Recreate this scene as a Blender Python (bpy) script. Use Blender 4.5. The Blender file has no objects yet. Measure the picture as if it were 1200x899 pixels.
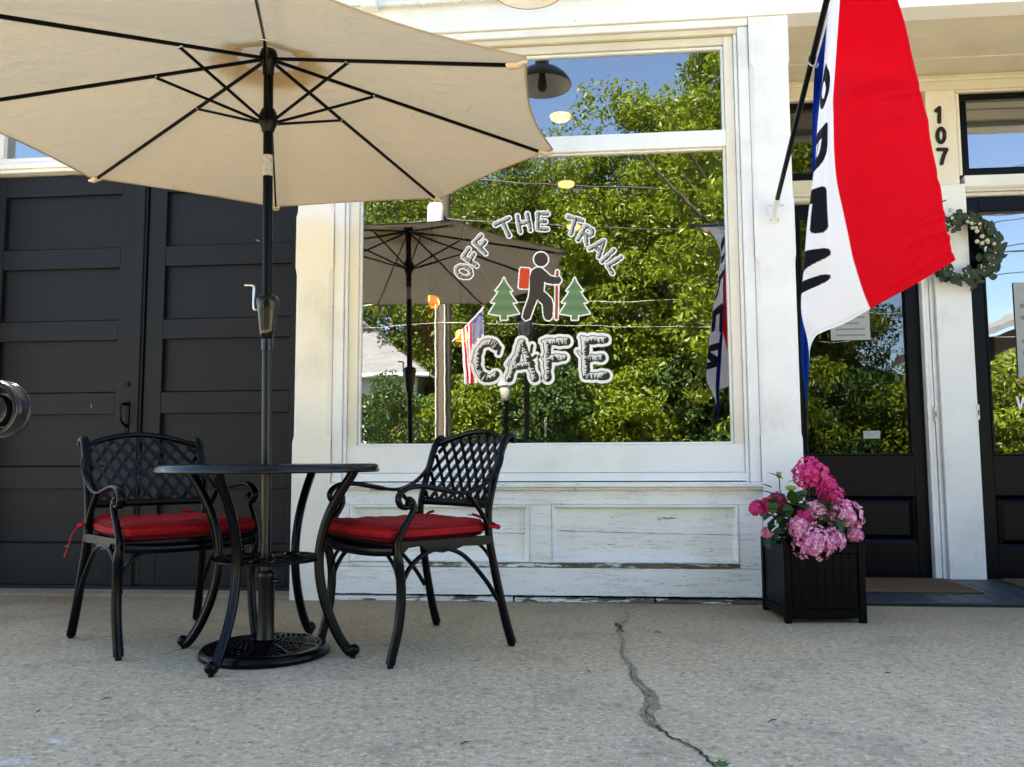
import bpy, math, random
import numpy as np
from mathutils import Vector, Matrix
rnd = random.Random(7); NR = np.random.RandomState(11)
sc = bpy.context.scene; COL = sc.collection
PI = math.pi
# ---------------------------------------------------------------- camera
CF = 980.0; CX, CY = 600.0, 449.5; CD = 4.388; CH = 0.73
yaw, pit, rol = [math.radians(a) for a in (5.47, 5.21, -0.271)]
F0 = np.array([-math.sin(yaw), math.cos(yaw), 0.]); R0 = np.array([math.cos(yaw), math.sin(yaw), 0.]); U0 = np.array([0, 0, 1.])
CFW = F0*math.cos(pit)+U0*math.sin(pit); CU = -F0*math.sin(pit)+U0*math.cos(pit)
CR = R0*math.cos(rol)+CU*math.sin(rol); CUP = -R0*math.sin(rol)+CU*math.cos(rol)
cam_d = bpy.data.cameras.new('camera'); cam = bpy.data.objects.new('camera', cam_d); COL.objects.link(cam)
cam_d.sensor_width = 36; cam_d.lens = CF/1200*36; cam_d.clip_start = 0.05; cam_d.clip_end = 600
cam.matrix_world = Matrix([[CR[i], CUP[i], -CFW[i], (0, -CD, CH)[i]] for i in range(3)]+[[0, 0, 0, 1]])
sc.camera = cam
def at(px, py, Y):                      # photo pixel -> point on the vertical plane y = Y
    d = CFW+CR*(px-CX)/CF-CUP*(py-CY)/CF; t = (Y+CD)/d[1]
    return Vector((d[0]*t, Y, CH+d[2]*t))
def gr(px, py, z=0):                    # photo pixel -> point on the ground
    d = CFW+CR*(px-CX)/CF-CUP*(py-CY)/CF; t = (z-CH)/d[2]
    return Vector((d[0]*t, -CD+d[1]*t, z))
# ---------------------------------------------------------------- light
SUN_EL, SUN_AZ = math.radians(56), math.radians(-22)      # behind the building, a little to the left
w = bpy.data.worlds.new('World'); sc.world = w; w.use_nodes = True
nt = w.node_tree; bg = nt.nodes['Background']
sky = nt.nodes.new('ShaderNodeTexSky'); sky.sky_type = 'NISHITA'; sky.sun_disc = False
sky.sun_elevation = SUN_EL; sky.sun_rotation = SUN_AZ; sky.air_density = 0.8; sky.dust_density = 0.35; sky.ozone_density = 0.4
nt.links.new(sky.outputs[0], bg.inputs[0]); bg.inputs[1].default_value = 0.075
sd = Vector((math.sin(SUN_AZ)*math.cos(SUN_EL), math.cos(SUN_AZ)*math.cos(SUN_EL), math.sin(SUN_EL)))
sl = bpy.data.lights.new('sun', 'SUN'); sl.energy = 5.0; sl.angle = math.radians(0.5); sl.color = (1, 0.92, 0.78)
so = bpy.data.objects.new('sun', sl); COL.objects.link(so); so.rotation_euler = sd.to_track_quat('Z', 'Y').to_euler(); so.location = (0, 0, 30)
sc.view_settings.view_transform = 'Standard'; sc.view_settings.look = 'None'; sc.view_settings.gamma = 1
sc.view_settings.use_curve_mapping = False; sc.view_settings.exposure = 3.2
# ---------------------------------------------------------------- materials
def mat(name, col, rough=.5, metal=0., spec=.5, noise=None, bump=None, trans=0, emit=None, coat=0):
    """noise=(scale xyz, detail, col2, lo, hi) mixes col->col2; bump=(scale xyz, detail, strength, distance)"""
    m = bpy.data.materials.new(name); m.use_nodes = True; t = m.node_tree; b = t.nodes['Principled BSDF']
    b.inputs['Base Color'].default_value = (*col, 1); b.inputs['Roughness'].default_value = rough
    b.inputs['Metallic'].default_value = metal; b.inputs['Specular IOR Level'].default_value = spec
    b.inputs['Coat Weight'].default_value = coat
    if emit: b.inputs['Emission Color'].default_value = (*emit[0], 1); b.inputs['Emission Strength'].default_value = emit[1]
    tc = t.nodes.new('ShaderNodeTexCoord')
    def ns(scale, detail, rough=.6):
        mp = t.nodes.new('ShaderNodeMapping'); mp.inputs['Scale'].default_value = scale
        t.links.new(tc.outputs['Object'], mp.inputs[0])
        n = t.nodes.new('ShaderNodeTexNoise'); n.inputs['Scale'].default_value = 1; n.inputs['Detail'].default_value = detail; n.inputs['Roughness'].default_value = rough
        t.links.new(mp.outputs[0], n.inputs[0]); return n
    m['_b'] = 1
    if noise:
        s, d, c2, lo, hi = noise; n = ns(s, d); r = t.nodes.new('ShaderNodeMapRange'); r.inputs[1].default_value = lo; r.inputs[2].default_value = hi
        t.links.new(n.outputs[0], r.inputs[0]); mx = t.nodes.new('ShaderNodeMix'); mx.data_type = 'RGBA'
        mx.inputs[6].default_value = (*col, 1); mx.inputs[7].default_value = (*c2, 1)
        t.links.new(r.outputs[0], mx.inputs[0]); t.links.new(mx.outputs[2], b.inputs['Base Color'])
    if bump:
        s, d, st, di = bump; n = ns(s, d); bp = t.nodes.new('ShaderNodeBump'); bp.inputs['Strength'].default_value = st; bp.inputs['Distance'].default_value = di
        t.links.new(n.outputs[0], bp.inputs['Height']); t.links.new(bp.outputs[0], b.inputs['Normal'])
    if trans:
        tr = t.nodes.new('ShaderNodeBsdfTranslucent'); ms = t.nodes.new('ShaderNodeMixShader'); ms.inputs[0].default_value = trans
        src = b.inputs['Base Color'].links
        if src: t.links.new(src[0].from_socket, tr.inputs[0])
        else: tr.inputs[0].default_value = (*col, 1)
        t.links.new(b.outputs[0], ms.inputs[1]); t.links.new(tr.outputs[0], ms.inputs[2]); t.links.new(ms.outputs[0], t.nodes['Material Output'].inputs[0])
    return m
def painted_wood(name, base, horiz=True, crack=.5, peel=0., dirt=.25, rough=.45):
    """old brushed paint: grain relief along the board, hairline cracks, peeled spots of bare wood, grime"""
    m = bpy.data.materials.new(name); m.use_nodes = True; t = m.node_tree; b = t.nodes['Principled BSDF']; L = t.links
    b.inputs['Roughness'].default_value = rough
    tc = t.nodes.new('ShaderNodeTexCoord')
    def ns(sc_, detail, rg=.6, dist=0):
        mp = t.nodes.new('ShaderNodeMapping'); mp.inputs['Scale'].default_value = sc_; L.new(tc.outputs['Object'], mp.inputs[0])
        n = t.nodes.new('ShaderNodeTexNoise'); n.inputs['Scale'].default_value = 1; n.inputs['Detail'].default_value = detail
        n.inputs['Roughness'].default_value = rg; n.inputs['Distortion'].default_value = dist; L.new(mp.outputs[0], n.inputs[0]); return n.outputs[0]
    def rng(x, a, b_, c=0., d=1.):
        r = t.nodes.new('ShaderNodeMapRange'); r.inputs[1].default_value = a; r.inputs[2].default_value = b_; r.inputs[3].default_value = c; r.inputs[4].default_value = d
        L.new(x, r.inputs[0]); return r.outputs[0]
    def mth(op, x, y):
        n = t.nodes.new('ShaderNodeMath'); n.operation = op
        for i, v in enumerate((x, y)):
            if hasattr(v, 'links'): L.new(v, n.inputs[i])
            else: n.inputs[i].default_value = v
        return n.outputs[0]
    def mix(f, c1, c2):
        n = t.nodes.new('ShaderNodeMix'); n.data_type = 'RGBA'; L.new(f, n.inputs[0])
        for i, c in ((6, c1), (7, c2)):
            if hasattr(c, 'links'): L.new(c, n.inputs[i])
            else: n.inputs[i].default_value = (*c, 1)
        return n.outputs[2]
    g = (5, 5, 120) if horiz else (120, 120, 4)
    g2 = (1.6, 1.6, 34) if horiz else (34, 34, 1.4)
    grain = ns(g, 5); line = ns(g2, 6, .62, .3)
    big = ns((3, 3, 3), 5); fine = ns((60, 60, 60), 3); spot = ns((26, 26, 26), 2)
    c = mix(rng(big, .35, .75), base, tuple(v*q for v, q in zip(base, (.90, .89, .86))))
    # stained grime
    gm = mth('MULTIPLY', rng(big, .52, .7), rng(grain, .35, .7)); gm = mth('MULTIPLY', gm, dirt)
    c = mix(gm, c, (.33, .29, .2))
    ck = mth('ABSOLUTE', mth('SUBTRACT', line, .5), 0.); ck = rng(ck, .0, .0045, 1., 0.)
    ck = mth('MULTIPLY', ck, rng(big, .66-crack*.35, .72-crack*.3)); ck = mth('MULTIPLY', ck, min(1, crack+.1))
    c = mix(ck, c, (.10, .085, .06))
    fs = rng(spot, .76, .79); c = mix(mth('MULTIPLY', fs, .7), c, (.12, .09, .055))
    h = mth('SUBTRACT', mth('MULTIPLY', grain, .35), mth('MULTIPLY', ck, .8))
    if peel > 0:
        mp = t.nodes.new('ShaderNodeMapping'); mp.inputs['Scale'].default_value = (4, 4, 30) if horiz else (30, 30, 4); L.new(tc.outputs['Object'], mp.inputs[0])
        pn = t.nodes.new('ShaderNodeTexNoise'); pn.inputs['Scale'].default_value = 1; pn.inputs['Detail'].default_value = 7; pn.inputs['Roughness'].default_value = .7; L.new(mp.outputs[0], pn.inputs[0])
        pk = rng(pn.outputs[0], .72-peel*.28, .735-peel*.28)
        wood = mix(rng(grain, .3, .7), (.20, .17, .12), (.055, .042, .028))
        c = mix(pk, c, wood); h = mth('SUBTRACT', h, mth('MULTIPLY', pk, 1.2))
    L.new(c, b.inputs['Base Color'])
    bp = t.nodes.new('ShaderNodeBump'); bp.inputs['Strength'].default_value = .55; bp.inputs['Distance'].default_value = .003
    L.new(h, bp.inputs['Height']); L.new(bp.outputs[0], b.inputs['Normal'])
    return m
WH = (.80, .80, .775)
M = {}
M['white_h'] = painted_wood('white_paint_horizontal', WH, True, .2, 0, .08)
M['white_v'] = painted_wood('white_paint_vertical', WH, False, .12, 0, .3)
M['white_old'] = painted_wood('white_paint_cracked', (.87, .87, .83), True, .85, .22, .12)
M['white_peel'] = painted_wood('white_paint_peeling', (.84, .84, .80), True, .9, .90, .5)
M['white_chip'] = painted_wood('white_paint_chipped', (.84, .84, .80), True, .9, .62, .4)
M['cream'] = painted_wood('cream_paint', (.66, .60, .47), True, .2, 0, .2)
M['cream_v'] = painted_wood('cream_paint_vertical', (.76, .71, .59), False, .2, 0, .25)
M['charcoal'] = painted_wood('charcoal_paint', (.0054, .0064, .0080), True, .1, 0, .0, .5)
M['charcoal_v'] = painted_wood('charcoal_paint_vertical', (.0054, .0064, .0080), False, .1, 0, .0, .5)
for _k in ('charcoal', 'charcoal_v'): M[_k].node_tree.nodes['Principled BSDF'].inputs['Specular IOR Level'].default_value = .22
M['navy'] = mat('navy_black_door_paint', (.0006, .0012, .0028), .34, spec=.14, bump=((60, 60, 6), 3, .08, .002))
M['black'] = mat('black_powder_coat', (.0006, .0006, .0007), .32, spec=.13, bump=((220, 220, 220), 2, .12, .001))
M['scroll'] = mat('worn_polished_iron', (.006, .006, .007), .14, 0, .3, bump=((60, 60, 60), 3, .3, .002))
M['iron'] = mat('cast_aluminium_dark', (.0008, .0011, .0018), .27, 0, .16, bump=((90, 90, 90), 3, .18, .0015))
M['bronze'] = mat('umbrella_pole_bronze', (.0035, .0028, .002), .3, 0, .3)
M['plastic'] = mat('black_gloss_plastic', (.001, .001, .001), .12, 0, .4)
M['steel'] = mat('bright_steel', (.55, .55, .52), .3, 1.)
M['whitemetal'] = mat('white_enamel', (.75, .76, .76), .35)
M['pipe'] = mat('painted_conduit', (.72, .74, .74), .45, noise=((9, 9, 9), 4, (.5, .5, .46), .5, .75))
M['shade_out'] = mat('dark_green_lamp_enamel', (.02, .026, .022), .28)
M['planter'] = mat('black_planter_plastic', (.0005, .0005, .0006), .42, spec=.10, bump=((8, 8, 90), 3, .1, .001))
M['rug'] = mat('coir_doormat', (.16, .10, .055), .95, spec=.1, noise=((110, 110, 110), 3, (.07, .045, .028), .35, .65), bump=((260, 260, 260), 2, 1, .004))
M['deck'] = mat('slate_grey_floor_paint', (.035, .045, .055), .5, noise=((40, 3, 40), 5, (.015, .02, .027), .35, .65), bump=((60, 4, 60), 4, .3, .002))
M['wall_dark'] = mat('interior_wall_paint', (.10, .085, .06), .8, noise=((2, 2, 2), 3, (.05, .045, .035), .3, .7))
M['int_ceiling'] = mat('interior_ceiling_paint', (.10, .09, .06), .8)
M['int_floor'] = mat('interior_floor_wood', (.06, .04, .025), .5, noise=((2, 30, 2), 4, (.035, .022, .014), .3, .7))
M['lightdisc'] = mat('warm_ceiling_light', (1, .8, .5), .5, emit=((1, .62, .20), .34))
M['bulb'] = mat('amber_bulb', (1, .6, .2), .5, emit=((1, .50, .10), 2.6))
M['amber_glass'] = mat('amber_glass_shade', (.5, .25, .05), .1, emit=((1, .42, .04), .17))
M['siding'] = mat('white_siding', (.5, .5, .46), .5, bump=((.1, .1, 8), 0, .6, .03))
M['shingle'] = mat('grey_shingle', (.21, .21, .22), .85, noise=((3, 3, 12), 5, (.13, .13, .135), .3, .7), bump=((4, 4, 26), 4, .5, .02))
M['brownroof'] = mat('brown_shingle', (.10, .06, .045), .85, noise=((3, 3, 12), 5, (.06, .04, .03), .3, .7))
M['brownwall'] = mat('brown_wood_wall', (.12, .06, .035), .8, noise=((2, 2, 14), 4, (.05, .03, .02), .3, .7))
M['darkwin'] = mat('dark_window', (.02, .025, .03), .1)
M['bark'] = mat('bark', (.10, .075, .05), .9, noise=((14, 14, 3), 5, (.045, .035, .025), .35, .65), bump=((20, 20, 4), 5, .8, .03))
M['polewood'] = mat('weathered_pole_wood', (.10, .08, .055), .85, noise=((30, 30, 1), 4, (.08, .065, .045), .35, .65))
M['wire'] = mat('wire_sheath', (.03, .03, .03), .5)
M['wire_light'] = mat('aluminium_wire', (.5, .5, .48), .4)
M['asphalt'] = mat('asphalt', (.055, .055, .055), .9, noise=((30, 30, 30), 5, (.085, .085, .085), .4, .7), bump=((120, 120, 120), 3, .6, .01))
M['grass'] = mat('grass', (.06, .10, .02), .9, noise=((5, 5, 5), 5, (.10, .12, .03), .3, .7), bump=((60, 60, 60), 3, 1, .03))
M['linepaint'] = mat('road_line_paint', (.55, .42, .08), .7)
M['kerb'] = mat('kerb_concrete', (.44, .40, .33), .85, noise=((25, 25, 25), 4, (.34, .30, .24), .4, .7))
def leafmat(n, c1, c2, tr=.35, rough=.45, sc_=3.):
    m = mat(n, c1, rough, noise=((sc_,)*3, 3, c2, .35, .65), trans=tr, spec=.4); return m
M['leaf_a'] = leafmat('maple_leaves', (.15, .19, .008), (.06, .11, .008))
M['leaf_b'] = leafmat('bright_leaves', (.21, .26, .008), (.11, .17, .008))
M['leaf_d'] = leafmat('dark_leaves', (.035, .075, .012), (.06, .11, .015))
M['leaf_h'] = leafmat('hydrangea_leaves', (.018, .05, .010), (.03, .085, .014), .15, .4, 30)
M['leaf_e'] = leafmat('eucalyptus_leaves', (.017, .036, .015), (.034, .055, .02), .1, .6, 30)
M['bud'] = mat('green_bud', (.22, .30, .05), .5, noise=((80, 80, 80), 2, (.35, .30, .04), .4, .6))
M['petal_deep'] = mat('deep_pink_petals', (.55, .012, .13), .55, noise=((55, 55, 55), 3, (.78, .05, .25), .35, .65), trans=.25)
M['petal_pale'] = mat('pale_pink_petals', (.66, .10, .30), .55, noise=((70, 70, 70), 2, (.82, .52, .58), .42, .62), trans=.25)
M['berry'] = mat('cream_berries', (.62, .56, .36), .35)
M['digit'] = mat('black_digit', (.006, .006, .007), .35)
M['paper'] = mat('paper_notice', (.34, .36, .34), .6)
M['printgrey'] = mat('print_grey', (.18, .19, .18), .6)
M['printblack'] = mat('print_black', (.02, .02, .02), .6)
M['weed'] = mat('weed_leaf', (.06, .16, .03), .5, trans=.3)
M['sealant'] = mat('olive_crack_sealant', (.30, .255, .15), .8, noise=((22, 22, 22), 5, (.16, .14, .08), .35, .65), bump=((20, 20, 20), 4, .4, .01))
M['gap'] = mat('crack_shadow_dirt', (.012, .010, .007), .95)
M['patch'] = mat('pale_mortar_patch', (.66, .58, .47), .9, noise=((40, 40, 40), 4, (.42, .37, .29), .35, .65), bump=((60, 60, 60), 4, .8, .008))
M['soil'] = mat('potting_soil', (.02, .014, .009), .95)
# translucent sand canvas with weave and creases
def canvas():
    m = bpy.data.materials.new('sand_canvas'); m.use_nodes = True; t = m.node_tree; L = t.links; b = t.nodes['Principled BSDF']
    tc = t.nodes.new('ShaderNodeTexCoord')
    n = t.nodes.new('ShaderNodeTexNoise'); n.inputs['Scale'].default_value = 2.2; n.inputs['Detail'].default_value = 5; L.new(tc.outputs['Object'], n.inputs[0])
    mx = t.nodes.new('ShaderNodeMix'); mx.data_type = 'RGBA'; L.new(n.outputs[0], mx.inputs[0]); mx.inputs[6].default_value = (.56, .43, .26, 1); mx.inputs[7].default_value = (.50, .38, .225, 1)
    L.new(mx.outputs[2], b.inputs['Base Color']); b.inputs['Roughness'].default_value = .85; b.inputs['Specular IOR Level'].default_value = .2
    tr = t.nodes.new('ShaderNodeBsdfTranslucent'); tr.inputs[0].default_value = (.76, .55, .30, 1)
    ms = t.nodes.new('ShaderNodeMixShader'); ms.inputs[0].default_value = .55
    wv = t.nodes.new('ShaderNodeTexNoise'); wv.inputs['Scale'].default_value = 7; wv.inputs['Detail'].default_value = 4; wv.inputs['Distortion'].default_value = 1.2; L.new(tc.outputs['Object'], wv.inputs[0])
    fn = t.nodes.new('ShaderNodeTexNoise'); fn.inputs['Scale'].default_value = 500; L.new(tc.outputs['Object'], fn.inputs[0])
    ad = t.nodes.new('ShaderNodeMath'); ad.operation = 'MULTIPLY_ADD'; L.new(fn.outputs[0], ad.inputs[0]); ad.inputs[1].default_value = .04; L.new(wv.outputs[0], ad.inputs[2])
    bp = t.nodes.new('ShaderNodeBump'); bp.inputs['Strength'].default_value = .7; bp.inputs['Distance'].default_value = .03; L.new(ad.outputs[0], bp.inputs['Height'])
    for s in (b, tr): L.new(bp.outputs[0], s.inputs['Normal'])
    L.new(b.outputs[0], ms.inputs[1]); L.new(tr.outputs[0], ms.inputs[2]); L.new(ms.outputs[0], t.nodes['Material Output'].inputs[0]); return m
M['canvas'] = canvas()
def glass(name, refl, tint, wav=.02):
    m = bpy.data.materials.new(name); m.use_nodes = True; t = m.node_tree; L = t.links; t.nodes.remove(t.nodes['Principled BSDF'])
    tr = t.nodes.new('ShaderNodeBsdfTransparent'); tr.inputs[0].default_value = (*tint, 1)
    gl = t.nodes.new('ShaderNodeBsdfGlossy'); gl.inputs['Roughness'].default_value = 0.0; gl.inputs[0].default_value = (1, 1, 1, 1)
    fr = t.nodes.new('ShaderNodeFresnel'); fr.inputs[0].default_value = 1.5
    ad = t.nodes.new('ShaderNodeMath'); ad.operation = 'ADD'; L.new(fr.outputs[0], ad.inputs[0]); ad.inputs[1].default_value = refl-.04; ad.use_clamp = True
    tc = t.nodes.new('ShaderNodeTexCoord'); mp = t.nodes.new('ShaderNodeMapping'); mp.inputs['Scale'].default_value = (2.2, 1, 5); L.new(tc.outputs['Object'], mp.inputs[0])
    n = t.nodes.new('ShaderNodeTexNoise'); n.inputs['Scale'].default_value = 1; n.inputs['Detail'].default_value = 2; L.new(mp.outputs[0], n.inputs[0])
    bp = t.nodes.new('ShaderNodeBump'); bp.inputs['Strength'].default_value = wav; bp.inputs['Distance'].default_value = .03; L.new(n.outputs[0], bp.inputs['Height']); L.new(bp.outputs[0], gl.inputs['Normal'])
    ms = t.nodes.new('ShaderNodeMixShader'); L.new(ad.outputs[0], ms.inputs[0]); L.new(tr.outputs[0], ms.inputs[1]); L.new(gl.outputs[0], ms.inputs[2]); L.new(ms.outputs[0], t.nodes['Material Output'].inputs[0]); return m
M['glass'] = glass('old_window_glass', .27, (.78, .75, .68), .009)
M['glass_dim'] = glass('shaded_door_glass', .09, (.45, .48, .45))
M['glass_door'] = glass('door_glass', .27, (.6, .62, .6), .01)
M['glass_back'] = glass('window_glass_inner_face', .04, (.97, .97, .97))
def fabric(name, c, c2):
    return mat(name, c, .8, spec=.25, noise=((40, 40, 40), 3, c2, .3, .7), bump=((400, 400, 400), 2, .25, .001))
M['cushion'] = fabric('red_cushion_cloth', (.36, .002, .007), (.24, .0015, .006))
def vcol(name, rough=.6, trans=0, spec=.3, bumpn=None):
    m = mat(name, (1, 1, 1), rough, spec=spec, bump=bumpn); t = m.node_tree; b = t.nodes['Principled BSDF']
    a = t.nodes.new('ShaderNodeVertexColor'); a.layer_name = 'print'; t.links.new(a.outputs[0], b.inputs['Base Color'])
    if trans:
        tr = t.nodes.new('ShaderNodeBsdfTranslucent'); ms = t.nodes.new('ShaderNodeMixShader'); ms.inputs[0].default_value = trans
        t.links.new(a.outputs[0], tr.inputs[0]); t.links.new(b.outputs[0], ms.inputs[1]); t.links.new(tr.outputs[0], ms.inputs[2]); t.links.new(ms.outputs[0], t.nodes['Material Output'].inputs[0])
    return m
M['print'] = vcol('vinyl_print', .5)
M['flagcloth'] = vcol('nylon_flag_print', .7, .38, .1, ((30, 30, 30), 3, .15, .004))
def concrete():
    m = bpy.data.materials.new('worn_concrete'); m.use_nodes = True; t = m.node_tree; L = t.links; b = t.nodes['Principled BSDF']
    b.inputs['Roughness'].default_value = .88; b.inputs['Specular IOR Level'].default_value = .25
    tc = t.nodes.new('ShaderNodeTexCoord')
    def ns(s, d, rg=.6, loc=(0, 0, 0)):
        mp = t.nodes.new('ShaderNodeMapping'); mp.inputs['Scale'].default_value = (s, s, s) if not isinstance(s, tuple) else s; mp.inputs['Location'].default_value = loc; L.new(tc.outputs['Object'], mp.inputs[0])
        n = t.nodes.new('ShaderNodeTexNoise'); n.inputs['Scale'].default_value = 1; n.inputs['Detail'].default_value = d; n.inputs['Roughness'].default_value = rg; L.new(mp.outputs[0], n.inputs[0]); return n.outputs[0]
    def rng(x, a, b_, c=0., d=1.):
        r = t.nodes.new('ShaderNodeMapRange'); r.inputs[1].default_value = a; r.inputs[2].default_value = b_; r.inputs[3].default_value = c; r.inputs[4].default_value = d; L.new(x, r.inputs[0]); return r.outputs[0]
    def mth(op, x, y):
        n = t.nodes.new('ShaderNodeMath'); n.operation = op
        for i, v in enumerate((x, y)):
            if hasattr(v, 'links'): L.new(v, n.inputs[i])
            else: n.inputs[i].default_value = v
        return n.outputs[0]
    def mix(f, c1, c2):
        n = t.nodes.new('ShaderNodeMix'); n.data_type = 'RGBA'; L.new(f, n.inputs[0])
        for i, c in ((6, c1), (7, c2)):
            if hasattr(c, 'links'): L.new(c, n.inputs[i])
            else: n.inputs[i].default_value = (*c, 1)
        return n.outputs[2]
    big = ns(1.3, 5); mid = ns(9, 6, .65); fine = ns(36, 6, .85); tiny = ns(230, 2)
    c = mix(rng(big, .3, .7), (.47, .365, .215), (.59, .465, .29))
    c = mix(mth('MULTIPLY', rng(mid, .42, .62), .5), c, (.64, .52, .345))
    c = mix(mth('MULTIPLY', rng(fine, .50, .62), .8), c, (.15, .13, .095))
    c = mix(mth('MULTIPLY', rng(ns(46, 5, .8, (3, 1, 0)), .53, .61), .85), c, (.74, .66, .50))
    c = mix(mth('MULTIPLY', rng(tiny, .62, .70), .6), c, (.07, .06, .045))
    c = mix(mth('MULTIPLY', rng(tiny, .36, .30), .5), c, (.52, .51, .48))
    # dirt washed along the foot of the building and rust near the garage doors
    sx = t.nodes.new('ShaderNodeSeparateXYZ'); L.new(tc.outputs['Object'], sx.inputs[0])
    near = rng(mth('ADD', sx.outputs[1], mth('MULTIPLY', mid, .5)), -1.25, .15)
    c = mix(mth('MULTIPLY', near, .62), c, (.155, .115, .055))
    leftm = mth('MULTIPLY', rng(sx.outputs[0], -.9, -2.9), rng(sx.outputs[1], -1.6, -.4))
    rust = mth('MULTIPLY', leftm, rng(ns(2.6, 5, .6, (5, 2, 0)), .40, .62))
    c = mix(mth('MULTIPLY', rust, .55), c, (.20, .095, .04))
    c = mix(mth('MULTIPLY', rng(ns(3.1, 6, .7, (9, 4, 0)), .53, .66), .32), c, (.17, .15, .115))
    c = mix(mth('MULTIPLY', rng(ns(17, 2, .5, (2, 7, 0)), .70, .74), .5), c, (.10, .09, .07))
    L.new(c, b.inputs['Base Color'])
    h = mth('ADD', mth('MULTIPLY', fine, .7), mth('MULTIPLY', tiny, .5)); h = mth('ADD', h, mth('MULTIPLY', mid, .6))
    bp = t.nodes.new('ShaderNodeBump'); bp.inputs['Strength'].default_value = .8; bp.inputs['Distance'].default_value = .006; L.new(h, bp.inputs['Height']); L.new(bp.outputs[0], b.inputs['Normal'])
    return m
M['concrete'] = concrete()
# ---------------------------------------------------------------- object helpers
def tag(o, label=None, cat=None, group=None, kind=None):
    if label: o['label'] = label
    if cat: o['category'] = cat
    if group: o['group'] = group
    if kind: o['kind'] = kind
    return o
def empty(name, loc=(0, 0, 0), rz=0, label=None, cat=None, group=None, parent=None):
    o = bpy.data.objects.new(name, None); COL.objects.link(o); o.location = loc; o.rotation_euler = (0, 0, rz); o.empty_display_size = .1
    if parent: o.parent = parent
    return tag(o, label, cat, group)
class MB:
    def __init__(s): s.v = []; s.f = []; s.sm = []
    def add(s, vs, fs, smooth=False):
        n = len(s.v); s.v += [tuple(p) for p in vs]; s.f += [tuple(i+n for i in f) for f in fs]; s.sm += [smooth]*len(fs); return s
    def box(s, x0, x1, y0, y1, z0, z1):
        return s.add([(x, y, z) for z in (z0, z1) for y in (y0, y1) for x in (x0, x1)], [(0, 2, 3, 1), (4, 5, 7, 6), (0, 1, 5, 4), (2, 6, 7, 3), (0, 4, 6, 2), (1, 3, 7, 5)])
    def tube(s, pts, r, n=8, r2=None, up=None, cap=True, smooth=True):
        """sweep; r number or list; r2 = second half-axis ratio list/number (along up direction)"""
        P = [Vector(p) for p in pts]; k = len(P); rs = r if isinstance(r, (list, tuple)) else [r]*k
        q = r2 if isinstance(r2, (list, tuple)) else [r2]*k
        vs = []; nrm = None
        for i in range(k):
            tg = (P[min(i+1, k-1)]-P[max(i-1, 0)]).normalized()
            if up is not None: nrm = Vector(up)-tg*tg.dot(Vector(up))
            elif nrm is None: nrm = tg.orthogonal()
            else: nrm = nrm-tg*tg.dot(nrm)
            nrm = nrm.normalized(); bn = tg.cross(nrm)
            for j in range(n):
                a = 2*PI*(j+.5)/n; rr = q[i] if q[i] is not None else rs[i]
                vs.append(P[i]+nrm*math.cos(a)*rr+bn*math.sin(a)*rs[i])
        fs = [(i*n+j, i*n+(j+1) % n, (i+1)*n+(j+1) % n, (i+1)*n+j) for i in range(k-1) for j in range(n)]
        s.add(vs, fs, smooth)
        if cap: s.add([vs[j] for j in range(n)], [tuple(range(n-1, -1, -1))]); s.add([vs[(k-1)*n+j] for j in range(n)], [tuple(range(n))])
        return s
    def lathe(s, prof, c=(0, 0, 0), n=32, smooth=True):
        c = Vector(c); k = len(prof); vs = [c+Vector((r*math.cos(2*PI*j/n), r*math.sin(2*PI*j/n), z)) for r, z in prof for j in range(n)]
        return s.add(vs, [(i*n+j, i*n+(j+1) % n, (i+1)*n+(j+1) % n, (i+1)*n+j) for i in range(k-1) for j in range(n)], smooth)
    def ball(s, c, r, n=10, m=7, sq=(1, 1, 1)):
        c = Vector(c); vs = []; 
        for i in range(m+1):
            p = PI*i/m
            for j in range(n): vs.append(c+Vector((r*sq[0]*math.sin(p)*math.cos(2*PI*j/n), r*sq[1]*math.sin(p)*math.sin(2*PI*j/n), r*sq[2]*math.cos(p))))
        return s.add(vs, [(i*n+j, (i+1)*n+j, (i+1)*n+(j+1) % n, i*n+(j+1) % n) for i in range(m) for j in range(n)], True)
    def prism(s, poly, y0, y1):          # polygon in xz extruded along y
        n = len(poly); vs = [(x, y0, z) for x, z in poly]+[(x, y1, z) for x, z in poly]
        return s.add(vs, [tuple(range(n)), tuple(range(2*n-1, n-1, -1))]+[(i, i+n, (i+1) % n+n, (i+1) % n) for i in range(n)])
    def build(s, name, m, parent=None, bevel=0, loc=None):
        me = bpy.data.meshes.new(name); me.from_pydata(s.v, [], s.f); me.polygons.foreach_set('use_smooth', s.sm); me.materials.append(m); me.update()
        return link(name, me, parent, bevel)
def link(name, me, parent=None, bevel=0):
    o = bpy.data.objects.new(name, me); COL.objects.link(o)
    if parent: o.parent = parent
    if bevel:
        b = o.modifiers.new('bevel', 'BEVEL'); b.width = bevel; b.segments = 2; b.limit_method = 'ANGLE'; b.angle_limit = math.radians(40)
    return o
def box(name, m, parent, x0, x1, y0, y1, z0, z1, bevel=.003): return MB().box(x0, x1, y0, y1, z0, z1).build(name, m, parent, bevel)
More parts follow.
